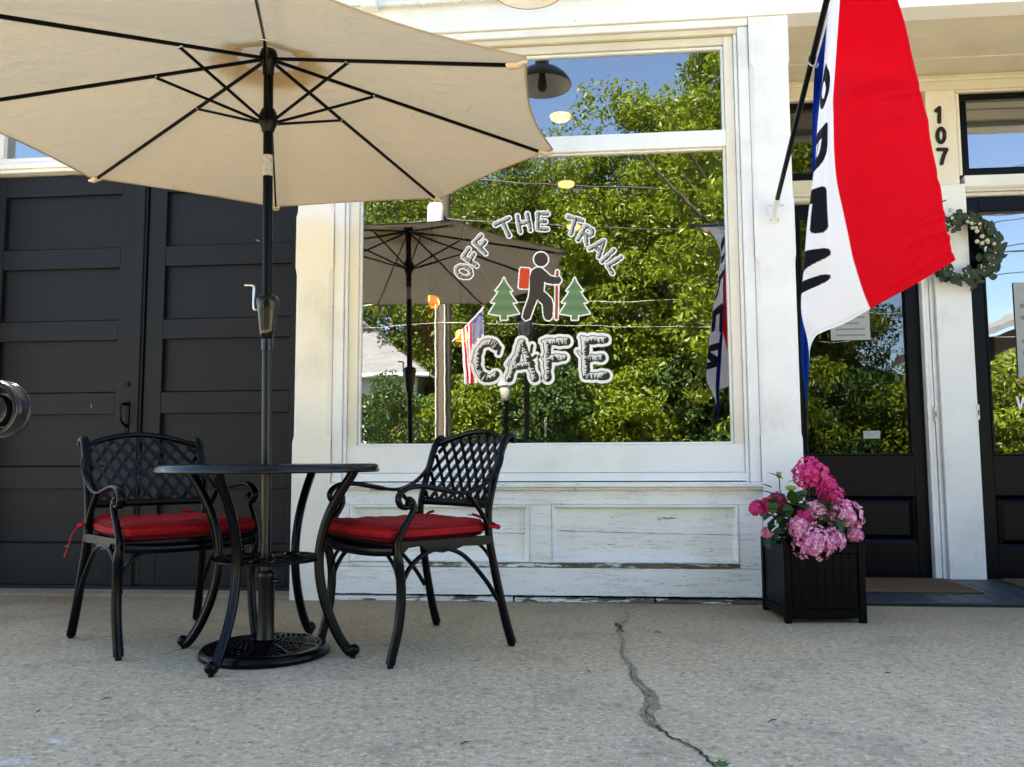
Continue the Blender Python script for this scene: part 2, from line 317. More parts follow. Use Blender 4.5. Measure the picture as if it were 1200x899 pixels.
def npmesh(name, V, Fq, m, parent=None, smooth=False, cols=None):
    me = bpy.data.meshes.new(name); V = np.asarray(V, np.float32); Fq = np.asarray(Fq, np.int32); n, k = Fq.shape
    me.vertices.add(len(V)); me.vertices.foreach_set('co', V.ravel()); me.loops.add(n*k); me.loops.foreach_set('vertex_index', Fq.ravel())
    me.polygons.add(n); me.polygons.foreach_set('loop_start', np.arange(0, n*k, k, dtype=np.int32)); me.polygons.foreach_set('loop_total', np.full(n, k, np.int32))
    me.polygons.foreach_set('use_smooth', np.full(n, smooth)); me.materials.append(m); me.update(calc_edges=True)
    if cols is not None:
        a = me.color_attributes.new('print', 'FLOAT_COLOR', 'POINT'); a.data.foreach_set('color', np.hstack([cols, np.ones((len(cols), 1))]).astype(np.float32).ravel())
    return link(name, me, parent)
def cr(pts, n=6):                        # Catmull-Rom smoothing of a polyline
    P = [Vector(p) for p in pts]; P = [P[0]*2-P[1]]+P+[P[-1]*2-P[-2]]; out = []
    for i in range(1, len(P)-2):
        for k in range(n):
            t = k/n; a, b, c, d = P[i-1:i+3]
            out.append(.5*((2*b)+(c-a)*t+(2*a-5*b+4*c-d)*t*t+(3*b-a-3*c+d)*t**3))
    return out+[P[-2]]
def copy_tree(o, parent=None):
    c = o.copy(); COL.objects.link(c); c.parent = parent
    for ch in list(kids[o.name]) if o.name in kids else []: copy_tree(ch, c)
    return c
kids = {}
def index_kids():
    kids.clear()
    for o in bpy.data.objects:
        if o.parent: kids.setdefault(o.parent.name, []).append(o)
# ================================================================ setting: ground
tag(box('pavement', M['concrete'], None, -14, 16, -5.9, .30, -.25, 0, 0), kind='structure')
PAV = bpy.data.objects['pavement']
tag(box('kerb', M['kerb'], None, -60, 60, -6.05, -5.902, -.25, .004, .01), kind='structure')
tag(box('parking_lane', M['kerb'], None, -90, 90, -8.5, -6.052, -.35, -.13, 0), kind='structure')  # unseen lane, made pale concrete to bounce warm light onto the facade
tag(box('verge', M['grass'], None, -90, 90, -11.0, -8.502, -.3, -.01, .01), kind='structure')
tag(box('road', M['asphalt'], None, -90, 90, -16.5, -11.002, -.35, -.13, 0), kind='structure')
ln = box('road_line', M['linepaint'], bpy.data.objects['road'], -90, 90, -13.8, -13.68, -.13, -.126, 0)
tag(box('far_kerb', M['kerb'], None, -60, 60, -16.65, -16.502, -.3, .004, .01), kind='structure')
tag(box('lawn', M['grass'], None, -300, 300, -400, -16.652, -.3, -.004, 0), kind='structure')
tag(box('ground', M['grass'], None, -300, 300, 9, 300, -.3, -.02, 0), kind='structure')
def ribbon(name, pts, ws, z, m, parent, jit=0):
    mb = MB(); P = cr(pts, 4); k = len(P); vs = []
    for i, p in enumerate(P):
        tg = (P[min(i+1, k-1)]-P[max(i-1, 0)]).normalized(); nr = Vector((-tg.y, tg.x, 0)); f = i/(k-1)*(len(ws)-1); a = int(min(f, len(ws)-2)); wv = ws[a]+(ws[a+1]-ws[a])*(f-a)
        vs += [(p+nr*wv*(1+rnd.uniform(-jit, jit)))[:2]+(z,), (p-nr*wv*(1+rnd.uniform(-jit, jit)))[:2]+(z,)]
    mb.add(vs, [(2*i, 2*i+1, 2*i+3, 2*i+2) for i in range(k-1)]); return mb.build(name, m, parent)
cp = lambda x, y: gr(700+x/4.52, 700+y/4.52)
seal = [(118, 35), (165, 105), (112, 165), (140, 240), (130, 300), (185, 370), (195, 430), (250, 480), (285, 530), (290, 570), (265, 620), (295, 670), (330, 700)]
ribbon('crack_sealant', [cp(*p) for p in seal], [.006, .013, .007, .007, .008, .011, .014, .016, .018, .022, .023, .016, .006], .0025, M['sealant'], PAV, .35)
def jag(name, pts, w0, w1, z, gaps=0., amp=.16, lev=3):
    P = [Vector(p) for p in pts]
    for l in range(lev):
        Q = [P[0]]
        for a, b in zip(P[:-1], P[1:]):
            d = b-a; n_ = Vector((-d.y, d.x, 0)); Q += [(a+b)/2+n_*rnd.uniform(-amp, amp), b]
        P = Q
    mb = MB(); k = len(P); vs = []
    for i_, p in enumerate(P):
        tg = (P[min(i_+1, k-1)]-P[max(i_-1, 0)]).normalized(); nr = Vector((-tg.y, tg.x, 0)); wv = (w0+(w1-w0)*i_/(k-1))*rnd.uniform(.25, 1.5)
        vs += [tuple(p+nr*wv)[:2]+(z,), tuple(p-nr*wv*rnd.uniform(.3, 1.3))[:2]+(z,)]
    mb.add(vs, [(2*q, 2*q+1, 2*q+3, 2*q+2) for q in range(k-1) if rnd.random() > gaps]); return mb.build(name, M['gap'], PAV)
jag('crack', [cp(x-8, y) for x, y in seal], .0010, .0016, .004, .25)
jag('crack', [cp(x+10, y+8) for x, y in seal[6:]], .0010, .0012, .004, .3)
jag('crack', [cp(112, 140), cp(122, 165), cp(130, 190)], .009, .004, .0045, .1, .4)
jag('crack', [cp(*p) for p in [(318, 685), (345, 712), (370, 730), (395, 750), (430, 757), (480, 780), (510, 800), (545, 830), (580, 868), (622, 899), (700, 985), (760, 1100)]], .0045, .0045, .003, 0)
jag('crack', [cp(*p) for p in [(395, 757), (440, 775), (490, 800)]], .001, .001, .003, .2)
def blob(name, c, rx, ry, z, m, parent, n=26):
    ph = [rnd.uniform(0, 6) for _ in range(4)]
    vs = [(c[0], c[1], z+.004)]
    for ring in (.6, 1):
        for j in range(n):
            a = 2*PI*j/n; q = ring*(1+.13*math.sin(2*a+ph[0])+.1*math.sin(3*a+ph[1])+.06*math.sin(7*a+ph[2])); vs.append((c[0]+rx*q*math.cos(a), c[1]+ry*q*math.sin(a), z+(.003 if ring < 1 else -.001)))
    fs = [(0, 1+j, 1+(j+1) % n) for j in range(n)]+[(1+j, 1+n+j, 1+n+(j+1) % n, 1+(j+1) % n) for j in range(n)]
    return MB().add(vs, fs, True).build(name, m, parent)
blob('mortar_patch', gr(70, 868), .036, .022, .001, M['patch'], PAV)
blob('mortar_patch', gr(18, 893), .045, .02, .001, M['patch'], PAV)
blob('mortar_patch', gr(618, 812), .02, .014, .0005, M['patch'], PAV)
# small dry twigs and grit on the pavement
for (x, y) in [(124, 820), (453, 758), (45, 835), (690, 788), (905, 846), (1040, 790), (545, 872), (770, 742)]:
    p = gr(x, y); a = rnd.uniform(0, PI); d = Vector((math.cos(a), math.sin(a), 0))*rnd.uniform(.008, .02)
    o = MB().tube([p-d+Vector((0, 0, .003)), p+Vector((0, 0, .006)), p+d+Vector((0, 0, .003))], [.001, .0022, .001], 5).build('twig', M['bark'], None)
    tag(o, 'tiny dry leaf stalk on the pavement, ' + {124: 'below the left armchair', 453: 'just left of the right armchair front foot', 45: 'near the lower left corner', 690: 'left of the long crack', 905: 'on the open pavement below the planter', 1040: 'below and right of the planter', 545: 'low in the middle, below the right armchair', 770: 'just right of the crack near the wall'}[x], 'twig', 'dry bits scattered on the pavement')
wd = MB(); wp = gr(846, 901)
for k in range(7):
    a = k*.9; d = Vector((math.cos(a), math.sin(a), 0)); s_ = Vector((-d.y, d.x, 0)); c = wp+Vector((0, 0, .004))
    wd.add([c, c+d*.012+s_*.006+Vector((0, 0, .008)), c+d*.024+Vector((0, 0, .01)), c+d*.012-s_*.006+Vector((0, 0, .008))], [(0, 1, 2, 3)])
tag(wd.build('weed', M['weed'], None), 'small green weed sprouting at the end of the pavement crack', 'plant')
fk = MB()
for k in range(46):
    c = Vector((rnd.uniform(-1.3, .84), -.016-abs(rnd.gauss(0, .035)), .003)); q = rnd.uniform(.0015, .006); a = rnd.uniform(0, 3)
    fk.add([c+Vector((math.cos(a+b)*q*rnd.uniform(.5, 1.2), math.sin(a+b)*q*rnd.uniform(.5, 1.2), rnd.uniform(-.001, .002))) for b in (0, 1.4, 3, 4.6)], [(0, 1, 2, 3)])
tag(fk.build('paint_flakes', M['pipe'], None), 'scatter of tiny white paint flakes along the foot of the bulkhead', 'paint flakes', kind='stuff')
# ================================================================ the building
B = empty('cafe_building', (0, 0, 0), 0, 'white painted wooden cafe front with big display window, charcoal garage doors and recessed entry', 'building')
bx = lambda n, m, x0, x1, y0, y1, z0, z1, bev=.003, par=None: box(n, M[m], par or B, x0, x1, y0, y1, z0, z1, bev)
# --- pilasters with stopped chamfers
def pilaster(x0, x1, yf=-.035, yb=.16, top=3.068):
    c = .022
    prof = [(0, 0), (.83, 0), (.86, c), (1.74, c), (1.78, 0), (2.06, 0), (2.10, c), (2.79, c), (2.82, 0), (top, 0)]
    vs = []; 
    for z, k in prof: vs += [(x0, yb, z), (x0, yf+k, z), (x0+k, yf, z), (x1-k, yf, z), (x1, yf+k, z), (x1, yb, z)]
    fs = [(i*6+j, i*6+(j+1) % 6, (i+1)*6+(j+1) % 6, (i+1)*6+j) for i in range(len(prof)-1) for j in range(6)]
    fs += [tuple(range(5, -1, -1)), tuple(range(len(vs)-6, len(vs)))]
    return MB().add(vs, fs).build('pilaster', M['white_v'], B, .0015)
pilaster(.853, 1.057); p_l = pilaster(-1.600, -1.392); p_l.data.materials[0] = painted_wood('bounce_tinted_white_paint', (.80, .76, .66), False, .12, 0, .25)  # left pilaster: warm bounce from the canopy is put into its colour
# --- header, and unseen upper storey with its height set for shade
bx('header_board', 'white_h', -6, 4.2, -.045, .10, 3.07, 3.245)
bx('header_ledge', 'white_h', -6, 4.2, -.062, .10, 3.247, 3.262)
for k in range(12):
    z = 3.264+k*.2; bx('clapboard', 'white_h', -6, 4.2, -.05, .0, z, z+.197, .004)
bx('upper_wall', 'white_h', -6, 4.2, .002, .3, 3.27, 5.66, 0); bx('cornice', 'white_h', -6.1, 4.3, -.22, .3, 5.665, 5.8)
bx('side_wall', 'white_h', -6, -5.85, .31, 8, 0, 5.66, 0); bx('side_wall', 'white_h', 4.05, 4.2, .9, 8, 0, 5.66, 0); bx('rear_wall', 'white_h', -5.84, 4.04, 7.85, 8, 0, 5.66, 0)
bx('roof', 'shingle', -6, 4.2, .31, 8, 5.665, 5.78, 0)
bx('side_wall', 'white_h', -5.99, -3.66, -.02, .3, 0, 3.065, 0)
# conduit with junction box under the ledge
cd = empty('electrical_conduit', tuple(at(440, 8, -.08)), 0, 'white painted conduit pipe with outlet box along the header board above the umbrella', 'conduit')
def rel(o, e): o.matrix_parent_inverse = e.matrix_basis.inverted(); return o
def relb(mb, name, m, e, bevel=0):
    o = mb.build(name, m, e, bevel); o.matrix_parent_inverse = Matrix.Translation(e.location).inverted() @ Matrix.Identity(4) if e.rotation_euler.z == 0 else e.matrix_basis.inverted(); return o
relb(MB().tube([(-1.15, -.072, 3.232), (-.2, -.072, 3.236), (.4, -.07, 3.24), (4.1, -.07, 3.24)], .013, 10), 'pipe', M['pipe'], cd)
relb(MB().box(-1.232, -1.148, -.115, -.046, 3.205, 3.325), 'junction_box', M['pipe'], cd, .006)
relb(MB().box(-1.222, -1.158, -.123, -.117, 3.243, 3.315), 'cover_plate', M['whitemetal'], cd, .003)
for xx in (-.9, -.1, .8, 1.6): relb(MB().box(xx, xx+.02, -.09, -.058, 3.214, 3.218), 'pipe_strap', M['pipe'], cd)
# --- display window
W = empty('display_window', (0, 0, 0), parent=B)
wb = lambda n, m, x0, x1, y0, y1, z0, z1, bev=.003: box(n, M[m], W, x0, x1, y0, y1, z0, z1, bev)
wb('casing', 'white_h', -1.39, .851, -.03, .08, 3.028, 3.068); wb('casing', 'cream', -1.36, .82, -.012, .08, 2.995, 3.026, .006)
wb('casing', 'white_v', .797, .851, -.02, .08, .612, 3.026, .006); wb('casing', 'white_v', -1.39, -1.335, -.02, .08, .612, 3.026, .006)
wb('casing', 'white_v', .778, .795, -.006, .08, .612, 2.993, .004); wb('casing', 'white_v', -1.333, -1.316, -.006, .08, .612, 2.993, .004)
wb('stile', 'cream_v', .728, .776, .012, .07, .66, 2.993); wb('stile', 'cream_v', -1.314, -1.262, .012, .07, .66, 2.993)
wb('stile', 'white_v', .714, .727, .026, .066, .818, 2.935, .004); wb('stile', 'white_v', -1.261, -1.248, .026, .066, .818, 2.935, .004)
wb('top_rail', 'cream', -1.314, .727, .013, .07, 2.948, 2.992); wb('top_rail', 'white_h', -1.261, .727, .027, .066, 2.932, 2.946, .003)
wb('bottom_rail', 'white_h', -1.314, .776, .010, .07, .662, .806); wb('bottom_rail', 'white_h', -1.261, .727, .024, .066, .807, .818, .003)
wb('bottom_rail', 'white_h', -1.33, .79, .0, .07, .618, .660, .002)
wb('transom_bar', 'white_h', -1.261, .727, .008, .065, 2.385, 2.475, .004)
wb('transom_bar', 'white_h', -1.247, .713, .026, .064, 2.374, 2.384, .002)
def pane(name, parent, x0, x1, z0, z1, y, gm, frac=0):
    me = bpy.data.meshes.new(name); t = .005
    me.from_pydata([(x0, y, z0), (x1, y, z0), (x1, y, z1), (x0, y, z1), (x0, y+t, z0), (x1, y+t, z0), (x1, y+t, z1), (x0, y+t, z1)], [], [(0, 1, 2, 3), (7, 6, 5, 4), (0, 4, 5, 1), (1, 5, 6, 2), (2, 6, 7, 3), (3, 7, 4, 0)])
    me.materials.append(gm); me.materials.append(M['glass_back'])
    for i, p in enumerate(me.polygons): p.material_index = 0 if i == 0 else 1
    return link(name, me, parent)
YG = .044
pane('pane', W, -1.252, .718, .812, 2.379, YG, M['glass']); pane('pane', W, -1.252, .718, 2.47, 2.937, YG, M['glass'])
# sill and bulkhead
K = empty('bulkhead', (0, 0, 0), parent=B)
kb = lambda n, m, x0, x1, y0, y1, z0, z1, bev=.003: box(n, M[m], K, x0, x1, y0, y1, z0, z1, bev)
kb('sill', 'white_old', -1.39, .851, -.055, .09, .588, .612, .004); kb('sill_moulding', 'white_old', -1.39, .851, -.028, .08, .572, .587, .004)
kb('rail', 'white_old', -1.39, .851, -.004, .08, .498, .571, .002)
kb('stile', 'white_old', .735, .851, -.004, .08, .176, .497, .002); kb('stile', 'white_old', -.331, -.217, -.004, .08, .176, .497, .002); kb('stile', 'white_old', -1.39, -1.29, -.004, .08, .176, .497, .002)
def frame_moulding(x0, x1, z0, z1, w=.026, yo=-.012, yi=.03, m='white_old'):
    for kx, poly in enumerate([((x0, z0), (x1, z0), (x1-w, z0+w), (x0+w, z0+w)), ((x1, z0), (x1, z1), (x1-w, z1-w), (x1-w, z0+w)), ((x1, z1), (x0, z1), (x0+w, z1-w), (x1-w, z1-w)), ((x0, z1), (x0, z0), (x0+w, z0+w), (x0+w, z1-w))]):
        mb = MB(); (a, b, c, d) = poly; g = lambda p, q, f: (p[0]+(q[0]-p[0])*f, p[1]+(q[1]-p[1])*f)
        rows = [(a, b, yo+.012), (g(a, d, .18), g(b, c, .18), yo), (g(a, d, .42), g(b, c, .42), yo), (g(a, d, .62), g(b, c, .62), yo+.018), (d, c, yi)]
        vs = [];
        for p, q, y in rows: vs += [(p[0], y, p[1]), (q[0], y, q[1])]
        vs += [(a[0], .06, a[1]), (b[0], .06, b[1]), (d[0], .06, d[1]), (c[0], .06, c[1])]
        mb.add(vs, [(2*i, 2*i+1, 2*i+3, 2*i+2) for i in range(4)]+[(1, 0, 10, 11), (8, 9, 13, 12)]+[(0, 2, 4, 6, 8, 12, 10), (9, 7, 5, 3, 1, 11, 13)])
        yield mb.build('panel_moulding', M[m], K)
for (x0, x1) in ((-.216, .734), (-1.289, -.332)):
    list(frame_moulding(x0, x1, .198, .497))
    zc = .36 if x0 > -1 else .365
    # split boards of the recessed panel; edges run slightly askew like the shrunken planks
    for (za, zb, da, db) in ((.215, zc-.0015, 0, -.020), (zc+.0015, .482, -.020, 0)):
        n = 24; vs = []; 
        for i in range(n+1):
            x = x0+.02+(x1-x0-.04)*i/n; lo = za+(0 if da == 0 else da*i/n+rnd.uniform(-.0012, .0012)); hi = zb+(0 if db == 0 else db*i/n+rnd.uniform(-.0012, .0012))
            for (y, z) in ((.028, lo), (.028, hi), (.05, lo), (.05, hi)): vs.append((x, y, z))
        fs = []
        for i in range(n):
            a = 4*i; b = a+4; fs += [(a, b, b+1, a+1), (a+2, a+3, b+3, b+2), (a, a+2, b+2, b), (a+1, b+1, b+3, a+3)]
        fs += [(0, 1, 3, 2), (4*n, 4*n+2, 4*n+3, 4*n+1)]
        MB().add(vs, fs).build('panel_board', M['white_old'], K)
kb('backing', 'gap', -1.385, .85, .055, .08, .0, .6, 0) if False else box('backing', M['gap'], K, -1.385, .85, .062, .085, 0, .57, 0)
# weathered strip: irregular flaking edge between panel and skirting
def flaky(name, m, x0, x1, z0, z1, y, amp, n=150, seed=1, par=None):
    r = random.Random(seed); vs = []; a = b = 0
    for i in range(n+1):
        x = x0+(x1-x0)*i/n; a = a*.75+r.uniform(-1, 1)*amp; b = b*.75+r.uniform(-1, 1)*amp
        vs += [(x, y, z0+abs(a)), (x, y, z1-abs(b)), (x, y+.03, z0), (x, y+.03, z1)]
    fs = []
    for i in range(n): q = 4*i; fs += [(q, q+4, q+5, q+1), (q, q+2, q+6, q+4), (q+1, q+5, q+7, q+3)]
    return MB().add(vs, fs).build(name, M[m], par or K)
flaky('weathered_strip', 'white_peel', -.9, .735, .1755, .2015, -.006, .0022, seed=3)
flaky('weathered_strip', 'white_chip', -1.38, -.9, .1755, .1975, -.005, .001, seed=5)
flaky('skirting_board', 'white_old', -1.39, .851, .034, .174, -.010, .0012, seed=8)
flaky('foot_strip', 'white_chip', -1.39, -.42, .001, .024, -.014, .001, seed=9); flaky('foot_strip', 'white_peel', -.41, .30, .001, .022, -.013, .002, seed=10); flaky('foot_strip', 'white_peel', .31, .851, .001, .022, -.012, .003, seed=12)
# --- garage doors (left)
YD = .22
def leaf(x0, x1, hinge_left):
    L = empty('garage_door', (0, 0, 0), parent=B); L['label'] = 'charcoal panelled garage door leaf'
    rows = [(1.99, 2.318), (1.555, 1.872), (1.128, 1.441), (.70, 1.006), (.262, .575)]
    st = .10; r_st = .135
    a, b = x0+(st if hinge_left else .105), x1-(.155 if hinge_left else .115)
    box('stile', M['charcoal_v'], L, x0, a, YD, YD+.04, .03, 2.44, .002); box('stile', M['charcoal_v'], L, b, x1, YD, YD+.04, .03, 2.44, .002)
    zs = [.03]+[v for r in reversed(rows) for v in r]+[2.44]
    for i in range(0, len(zs), 2): box('rail', M['charcoal'], L, a+.001, b-.001, YD+.001, YD+.04, zs[i], zs[i+1], .002)
    for lo, hi in rows:
        # recessed flat panel with bevelled lip
        MB().add([(a, YD+.029, lo), (b, YD+.029, lo), (b, YD+.029, hi), (a, YD+.029, hi), (a, YD+.035, lo), (b, YD+.035, lo), (b, YD+.035, hi), (a, YD+.035, hi)], [(0, 1, 2, 3), (7, 6, 5, 4), (0, 4, 5, 1), (2, 6, 7, 3), (0, 3, 7, 4), (1, 5, 6, 2)]).build('panel', M['charcoal'], L)
        MB().add([(a, YD+.004, lo), (b, YD+.004, lo), (b, YD+.0285, lo+.010), (a, YD+.0285, lo+.010)], [(0, 1, 2, 3)]).build('panel_lip', M['charcoal'], L)
    return L
LL = leaf(-3.60, -2.605, True); RL = leaf(-2.588, -1.602, False)
box('astragal', M['charcoal_v'], LL, -2.655, -2.606, YD-.022, YD-.001, .03, 2.44, .006)
box('astragal', M['charcoal_v'], LL, -2.625, -2.594, YD-.012, YD-.0225+.022, .03, 2.44, .003)
bx('door_saddle', 'gap', -3.62, -1.603, YD-.03, YD+.06, .001, .026, .004)
bx('threshold', 'concrete', -3.66, -1.603, .02, YD+.3, -.02, .012, .004)
for (px, py) in ((107, 476), (302, 282), (78, 640)):
    p = at(px, py, YD-.002); a_ = rnd.uniform(0, 3); d_ = Vector((math.cos(a_), 0, math.sin(a_)))*rnd.uniform(.004, .014)
    MB().tube([p-d_, p+d_], .0012, 4).build('paint_chip', M['pipe'], LL if px < 170 else RL)
# lever handle and lock on the left leaf
lk = at(149, 450, YD-.01); MB().tube([lk+Vector((0, .008, 0)), lk+Vector((0, -.006, 0))], .0125, 20).build('lock', M['charcoal'], LL); MB().tube([lk+Vector((0, -.004, 0)), lk+Vector((0, -.010, 0))], .007, 16).build('lock_cylinder', M['iron'], LL)
hp = at(147, 480, YD-.02)
MB().tube(cr([hp+Vector((0, .03, .03)), hp+Vector((0, -.03, .03)), hp+Vector((0, -.05, 0)), hp+Vector((0, -.045, -.06)), hp+Vector((0, .018, -.10)), hp+Vector((0, .03, -.10))], 5), .0065, 10, .010).build('handle', M['iron'], LL)
MB().box(hp.x-.015, hp.x+.015, YD-.006, YD+.004, hp.z-.13, hp.z+.05).build('handle_plate', M['iron'], LL, .004)
bx('door_stop', 'charcoal_v', -1.603, -1.600, .12, .215, .02, 2.45, 0)
# lintel and transom windows above the garage doors
bx('lintel', 'white_h', -3.66, -1.603, .17, .28, 2.452, 2.515, .004); bx('lintel', 'white_h', -3.66, -1.603, .15, .28, 2.47, 2.50, .006)
bx('jamb', 'white_v', -3.66, -3.605, .10, .28, 0, 3.06); bx('header_soffit', 'white_h', -3.66, -1.603, .101, .6, 3.0, 3.066)
T = empty('transom_window', (0, 0, 0), parent=B)
for (x0, x1) in ((-3.52, -2.60), (-2.52, -1.64)):
    box('frame', M['white_h'], T, x0-.04, x1+.04, .20, .26, 2.518, 2.553); box('frame', M['white_h'], T, x0-.04, x1+.04, .20, .26, 2.955, 2.998)
    box('frame', M['white_v'], T, x0-.04, x0, .20, .26, 2.555, 2.953); box('frame', M['white_v'], T, x1, x1+.04, .20, .26, 2.555, 2.953)
    pane('pane', T, x0-.005, x1+.005, 2.55, 2.958, .235, M['glass_door'])
box('frame', M['white_v'], T, -3.659, -3.562, .19, .26, 2.518, 2.998)
# --- recessed entry
YB = .85; R2 = 3.45
bx('entry_ceiling', 'cream', 1.06, R2, .10, .335, 3.10, 3.14, .002); bx('entry_ceiling', 'cream', 1.06, R2, .341, .62, 3.103, 3.14, .002); bx('entry_ceiling', 'cream', 1.06, R2, .623, .90, 3.10, 3.14, .002)
bx('entry_side_wall', 'white_v', .93, 1.056, .162, .95, 0, 3.1, 0); bx('entry_side_wall', 'white_v', R2, R2+.12, .0, .95, 0, 3.1, 0); pilaster(R2-.03, R2+.17)
box('front_wall', M['white_v'], B, R2+.18, 4.2, 0, .3, 0, 3.068, 0)
bx('frieze', 'cream', 1.06, R2, YB-.005, .95, 2.999, 3.098, .002); bx('picture_rail', 'cream', 1.06, R2, YB-.022, YB-.006, 3.055, 3.08, .006)
bx('door_post', 'white_v', 2.085, 2.292, YB-.01, .96, .0, 2.40); bx('door_post', 'cream_v', 2.085, 2.262, YB-.006, .96, 2.402, 2.998)
for (a, b, y) in ((2.008, 2.030, -.0), (2.033, 2.052, .012), (2.055, 2.066, .004), (2.068, 2.083, .018)): bx('jamb_moulding', 'white_v', a, b, YB+y, .96, 0, 2.998, .004)
bx('head_jamb', 'cream', 1.06, 2.006, YB+.004, .94, 2.318, 2.46, .003); bx('head_jamb', 'white_h', 2.294, R2, YB+.002, .94, 2.385, 2.455, .003)
bx('head_moulding', 'cream', 1.06, 2.006, YB-.008, YB+.003, 2.325, 2.345, .004); bx('head_moulding', 'cream', 1.06, 2.006, YB-.012, YB+.003, 2.352, 2.372, .004)
bx('head_moulding', 'cream', 2.294, R2, YB-.004, YB+.03, 2.322, 2.345, .004); bx('head_moulding', 'cream', 2.294, R2, YB-.014, YB+.03, 2.347, 2.365, .004); bx('head_moulding', 'cream', 2.294, R2, YB-.008, YB+.03, 2.367, 2.383, .004)
bx('head_moulding', 'cream', 2.264, R2, YB-.010, YB+.03, 2.978, 2.996, .004); bx('head_moulding', 'cream_v', 2.264, 2.284, YB-.004, YB+.03, 2.457, 2.976, .004)
bx('head_moulding', 'cream', 1.06, 2.006, YB-.010, YB+.03, 2.97, 2.996, .004)
def entry_transom(x0, x1, z0, z1, f, gm, y):
    E_ = empty('door_transom', (0, 0, 0), parent=B)
    box('frame', M['black'], E_, x0, x1, y, y+.05, z0, z0+f); box('frame', M['black'], E_, x0, x1, y, y+.05, z1-f, z1); box('frame', M['black'], E_, x0, x0+f, y, y+.05, z0+f, z1-f); box('frame', M['black'], E_, x1-f, x1, y, y+.05, z0+f, z1-f)
    pane('pane', E_, x0+f-.004, x1-f+.004, z0+f-.004, z1-f+.004, y+.02, gm)
entry_transom(1.08, 2.006, 2.465, 2.965, .045, M['glass_dim'], YB+.02); entry_transom(2.288, 3.40, 2.46, 2.974, .042, M['glass_door'], YB+.01)
def entry_door(x0, x1, gx0, gx1, gz0, gz1, y, gm, pz, top):
    E_ = empty('entry_door', (0, 0, 0), parent=B)
    e = lambda n, a, b, c, d, f=0: box(n, M['navy'], E_, a, b, y+f, y+.045, c, d, .002)
    e('stile', x0, gx0, .012, top); e('stile', gx1, x1, .012, top); e('top_rail', gx0+.001, gx1-.001, gz1, top, .001); e('lock_rail', gx0+.001, gx1-.001, pz[1], gz0, .001); e('bottom_rail', gx0+.001, gx1-.001, .012, pz[0], .001)
    a, b, c, d = gx0+.0, gx1-.0, pz[0], pz[1]; w_ = .045
    vs = [(a, y+.012, c), (b, y+.012, c), (b, y+.012, d), (a, y+.012, d), (a+w_*.4, y+.024, c+w_*.4), (b-w_*.4, y+.024, c+w_*.4), (b-w_*.4, y+.024, d-w_*.4), (a+w_*.4, y+.024, d-w_*.4),
          (a+w_, y+.006, c+w_), (b-w_, y+.006, c+w_), (b-w_, y+.006, d-w_), (a+w_, y+.006, d-w_)]
    MB().add(vs, [(0, 1, 5, 4), (1, 2, 6, 5), (2, 3, 7, 6), (3, 0, 4, 7), (4, 5, 9, 8), (5, 6, 10, 9), (6, 7, 11, 10), (7, 4, 8, 11), (8, 9, 10, 11)]).build('raised_panel', M['navy'], E_)
    for (p, q, r_, s_) in ((gx0, gx1, gz0, gz0+.014), (gx0, gx1, gz1-.014, gz1), (gx0, gx0+.014, gz0+.015, gz1-.015), (gx1-.014, gx1, gz0+.015, gz1-.015)): box('glazing_bead', M['navy'], E_, p, q, y-.006, y+.02, r_, s_, .003)
    pane('pane', E_, gx0+.006, gx1-.006, gz0+.006, gz1-.006, y+.022, gm); return E_
D1 = entry_door(1.11, 2.006, 1.30, 1.935, .745, 2.235, YB+.045, M['glass_dim'], (.225, .50), 2.315)
D2 = entry_door(2.297, 3.30, 2.375, 3.16, .74, 2.235, YB+.015, M['glass_door'], (.20, .505), 2.318)
bx('jamb', 'white_v', 1.06, 1.108, YB+.02, .95, 0, 2.316)
for (px, py, Y, par) in ((1096.5, 485, YB-.004, B), (1146.5, 483, YB-.012, B)):
    p = at(px, py, Y); MB().box(p.x-.007, p.x+.007, Y-.004, Y+.012, p.z-.045, p.z+.045).build('strike_plate', M['steel'], par, .002)
    MB().box(p.x-.003, p.x+.003, Y-.0055, Y+.0, p.z-.018, p.z+.012).build('strike_slot', M['gap'], par)
tag(box('entry_floor', M['gap'], None, 1.06, R2, .301, 1.0, -.02, .006, 0), kind='structure'); EF = bpy.data.objects['entry_floor']
me0 = None
for k in range(23):
    x = 1.062+k*.104
    if me0 is None:
        o = MB().box(0, .1005, 0, .97, 0, .012).build('floor_board', M['deck'], EF, .002); me0 = o.data
    else: o = link('floor_board', me0, EF, .002)
    o.location = (x, .0, .006)
box('floor_edging', M['gap'], EF, 1.062, R2, -.012, -.001, -.002, .014, .002)
# doormats
def doormat(x0, x1, y0, y1, rz, lab):
    t = empty('doormat', ((x0+x1)/2, (y0+y1)/2, .019), rz, lab, 'doormat', 'coir doormats at the entry doors')
    hx, hy = (x1-x0)/2, (y1-y0)/2
    n = 44; vs = []; fs = []
    for i in range(n+1):
        for j in range(21):
            u, v = i/n*2-1, j/20*2-1; ed = min(1, (1-max(abs(u), abs(v)))*18); vs.append((u*hx+rnd.uniform(-.001, .001), v*hy+rnd.uniform(-.002, .002), .001+.013*ed+rnd.uniform(-.0015, .0015)))
    for i in range(n):
        for j in range(20): a = i*21+j; fs.append((a, a+21, a+22, a+1))
    MB().add(vs, fs, True).build('mat_pile', M['rug'], t); MB().box(-hx, hx, -hy, hy, 0, .003).build('mat_backing', M['gap'], t); return t
doormat(1.22, 2.04, .30, .80, 0, 'brown coir doormat in front of the door behind the flowers')
doormat(2.34, 3.2, .30, .82, 0, 'brown coir doormat cut off by the right edge, at the door with the wreath')
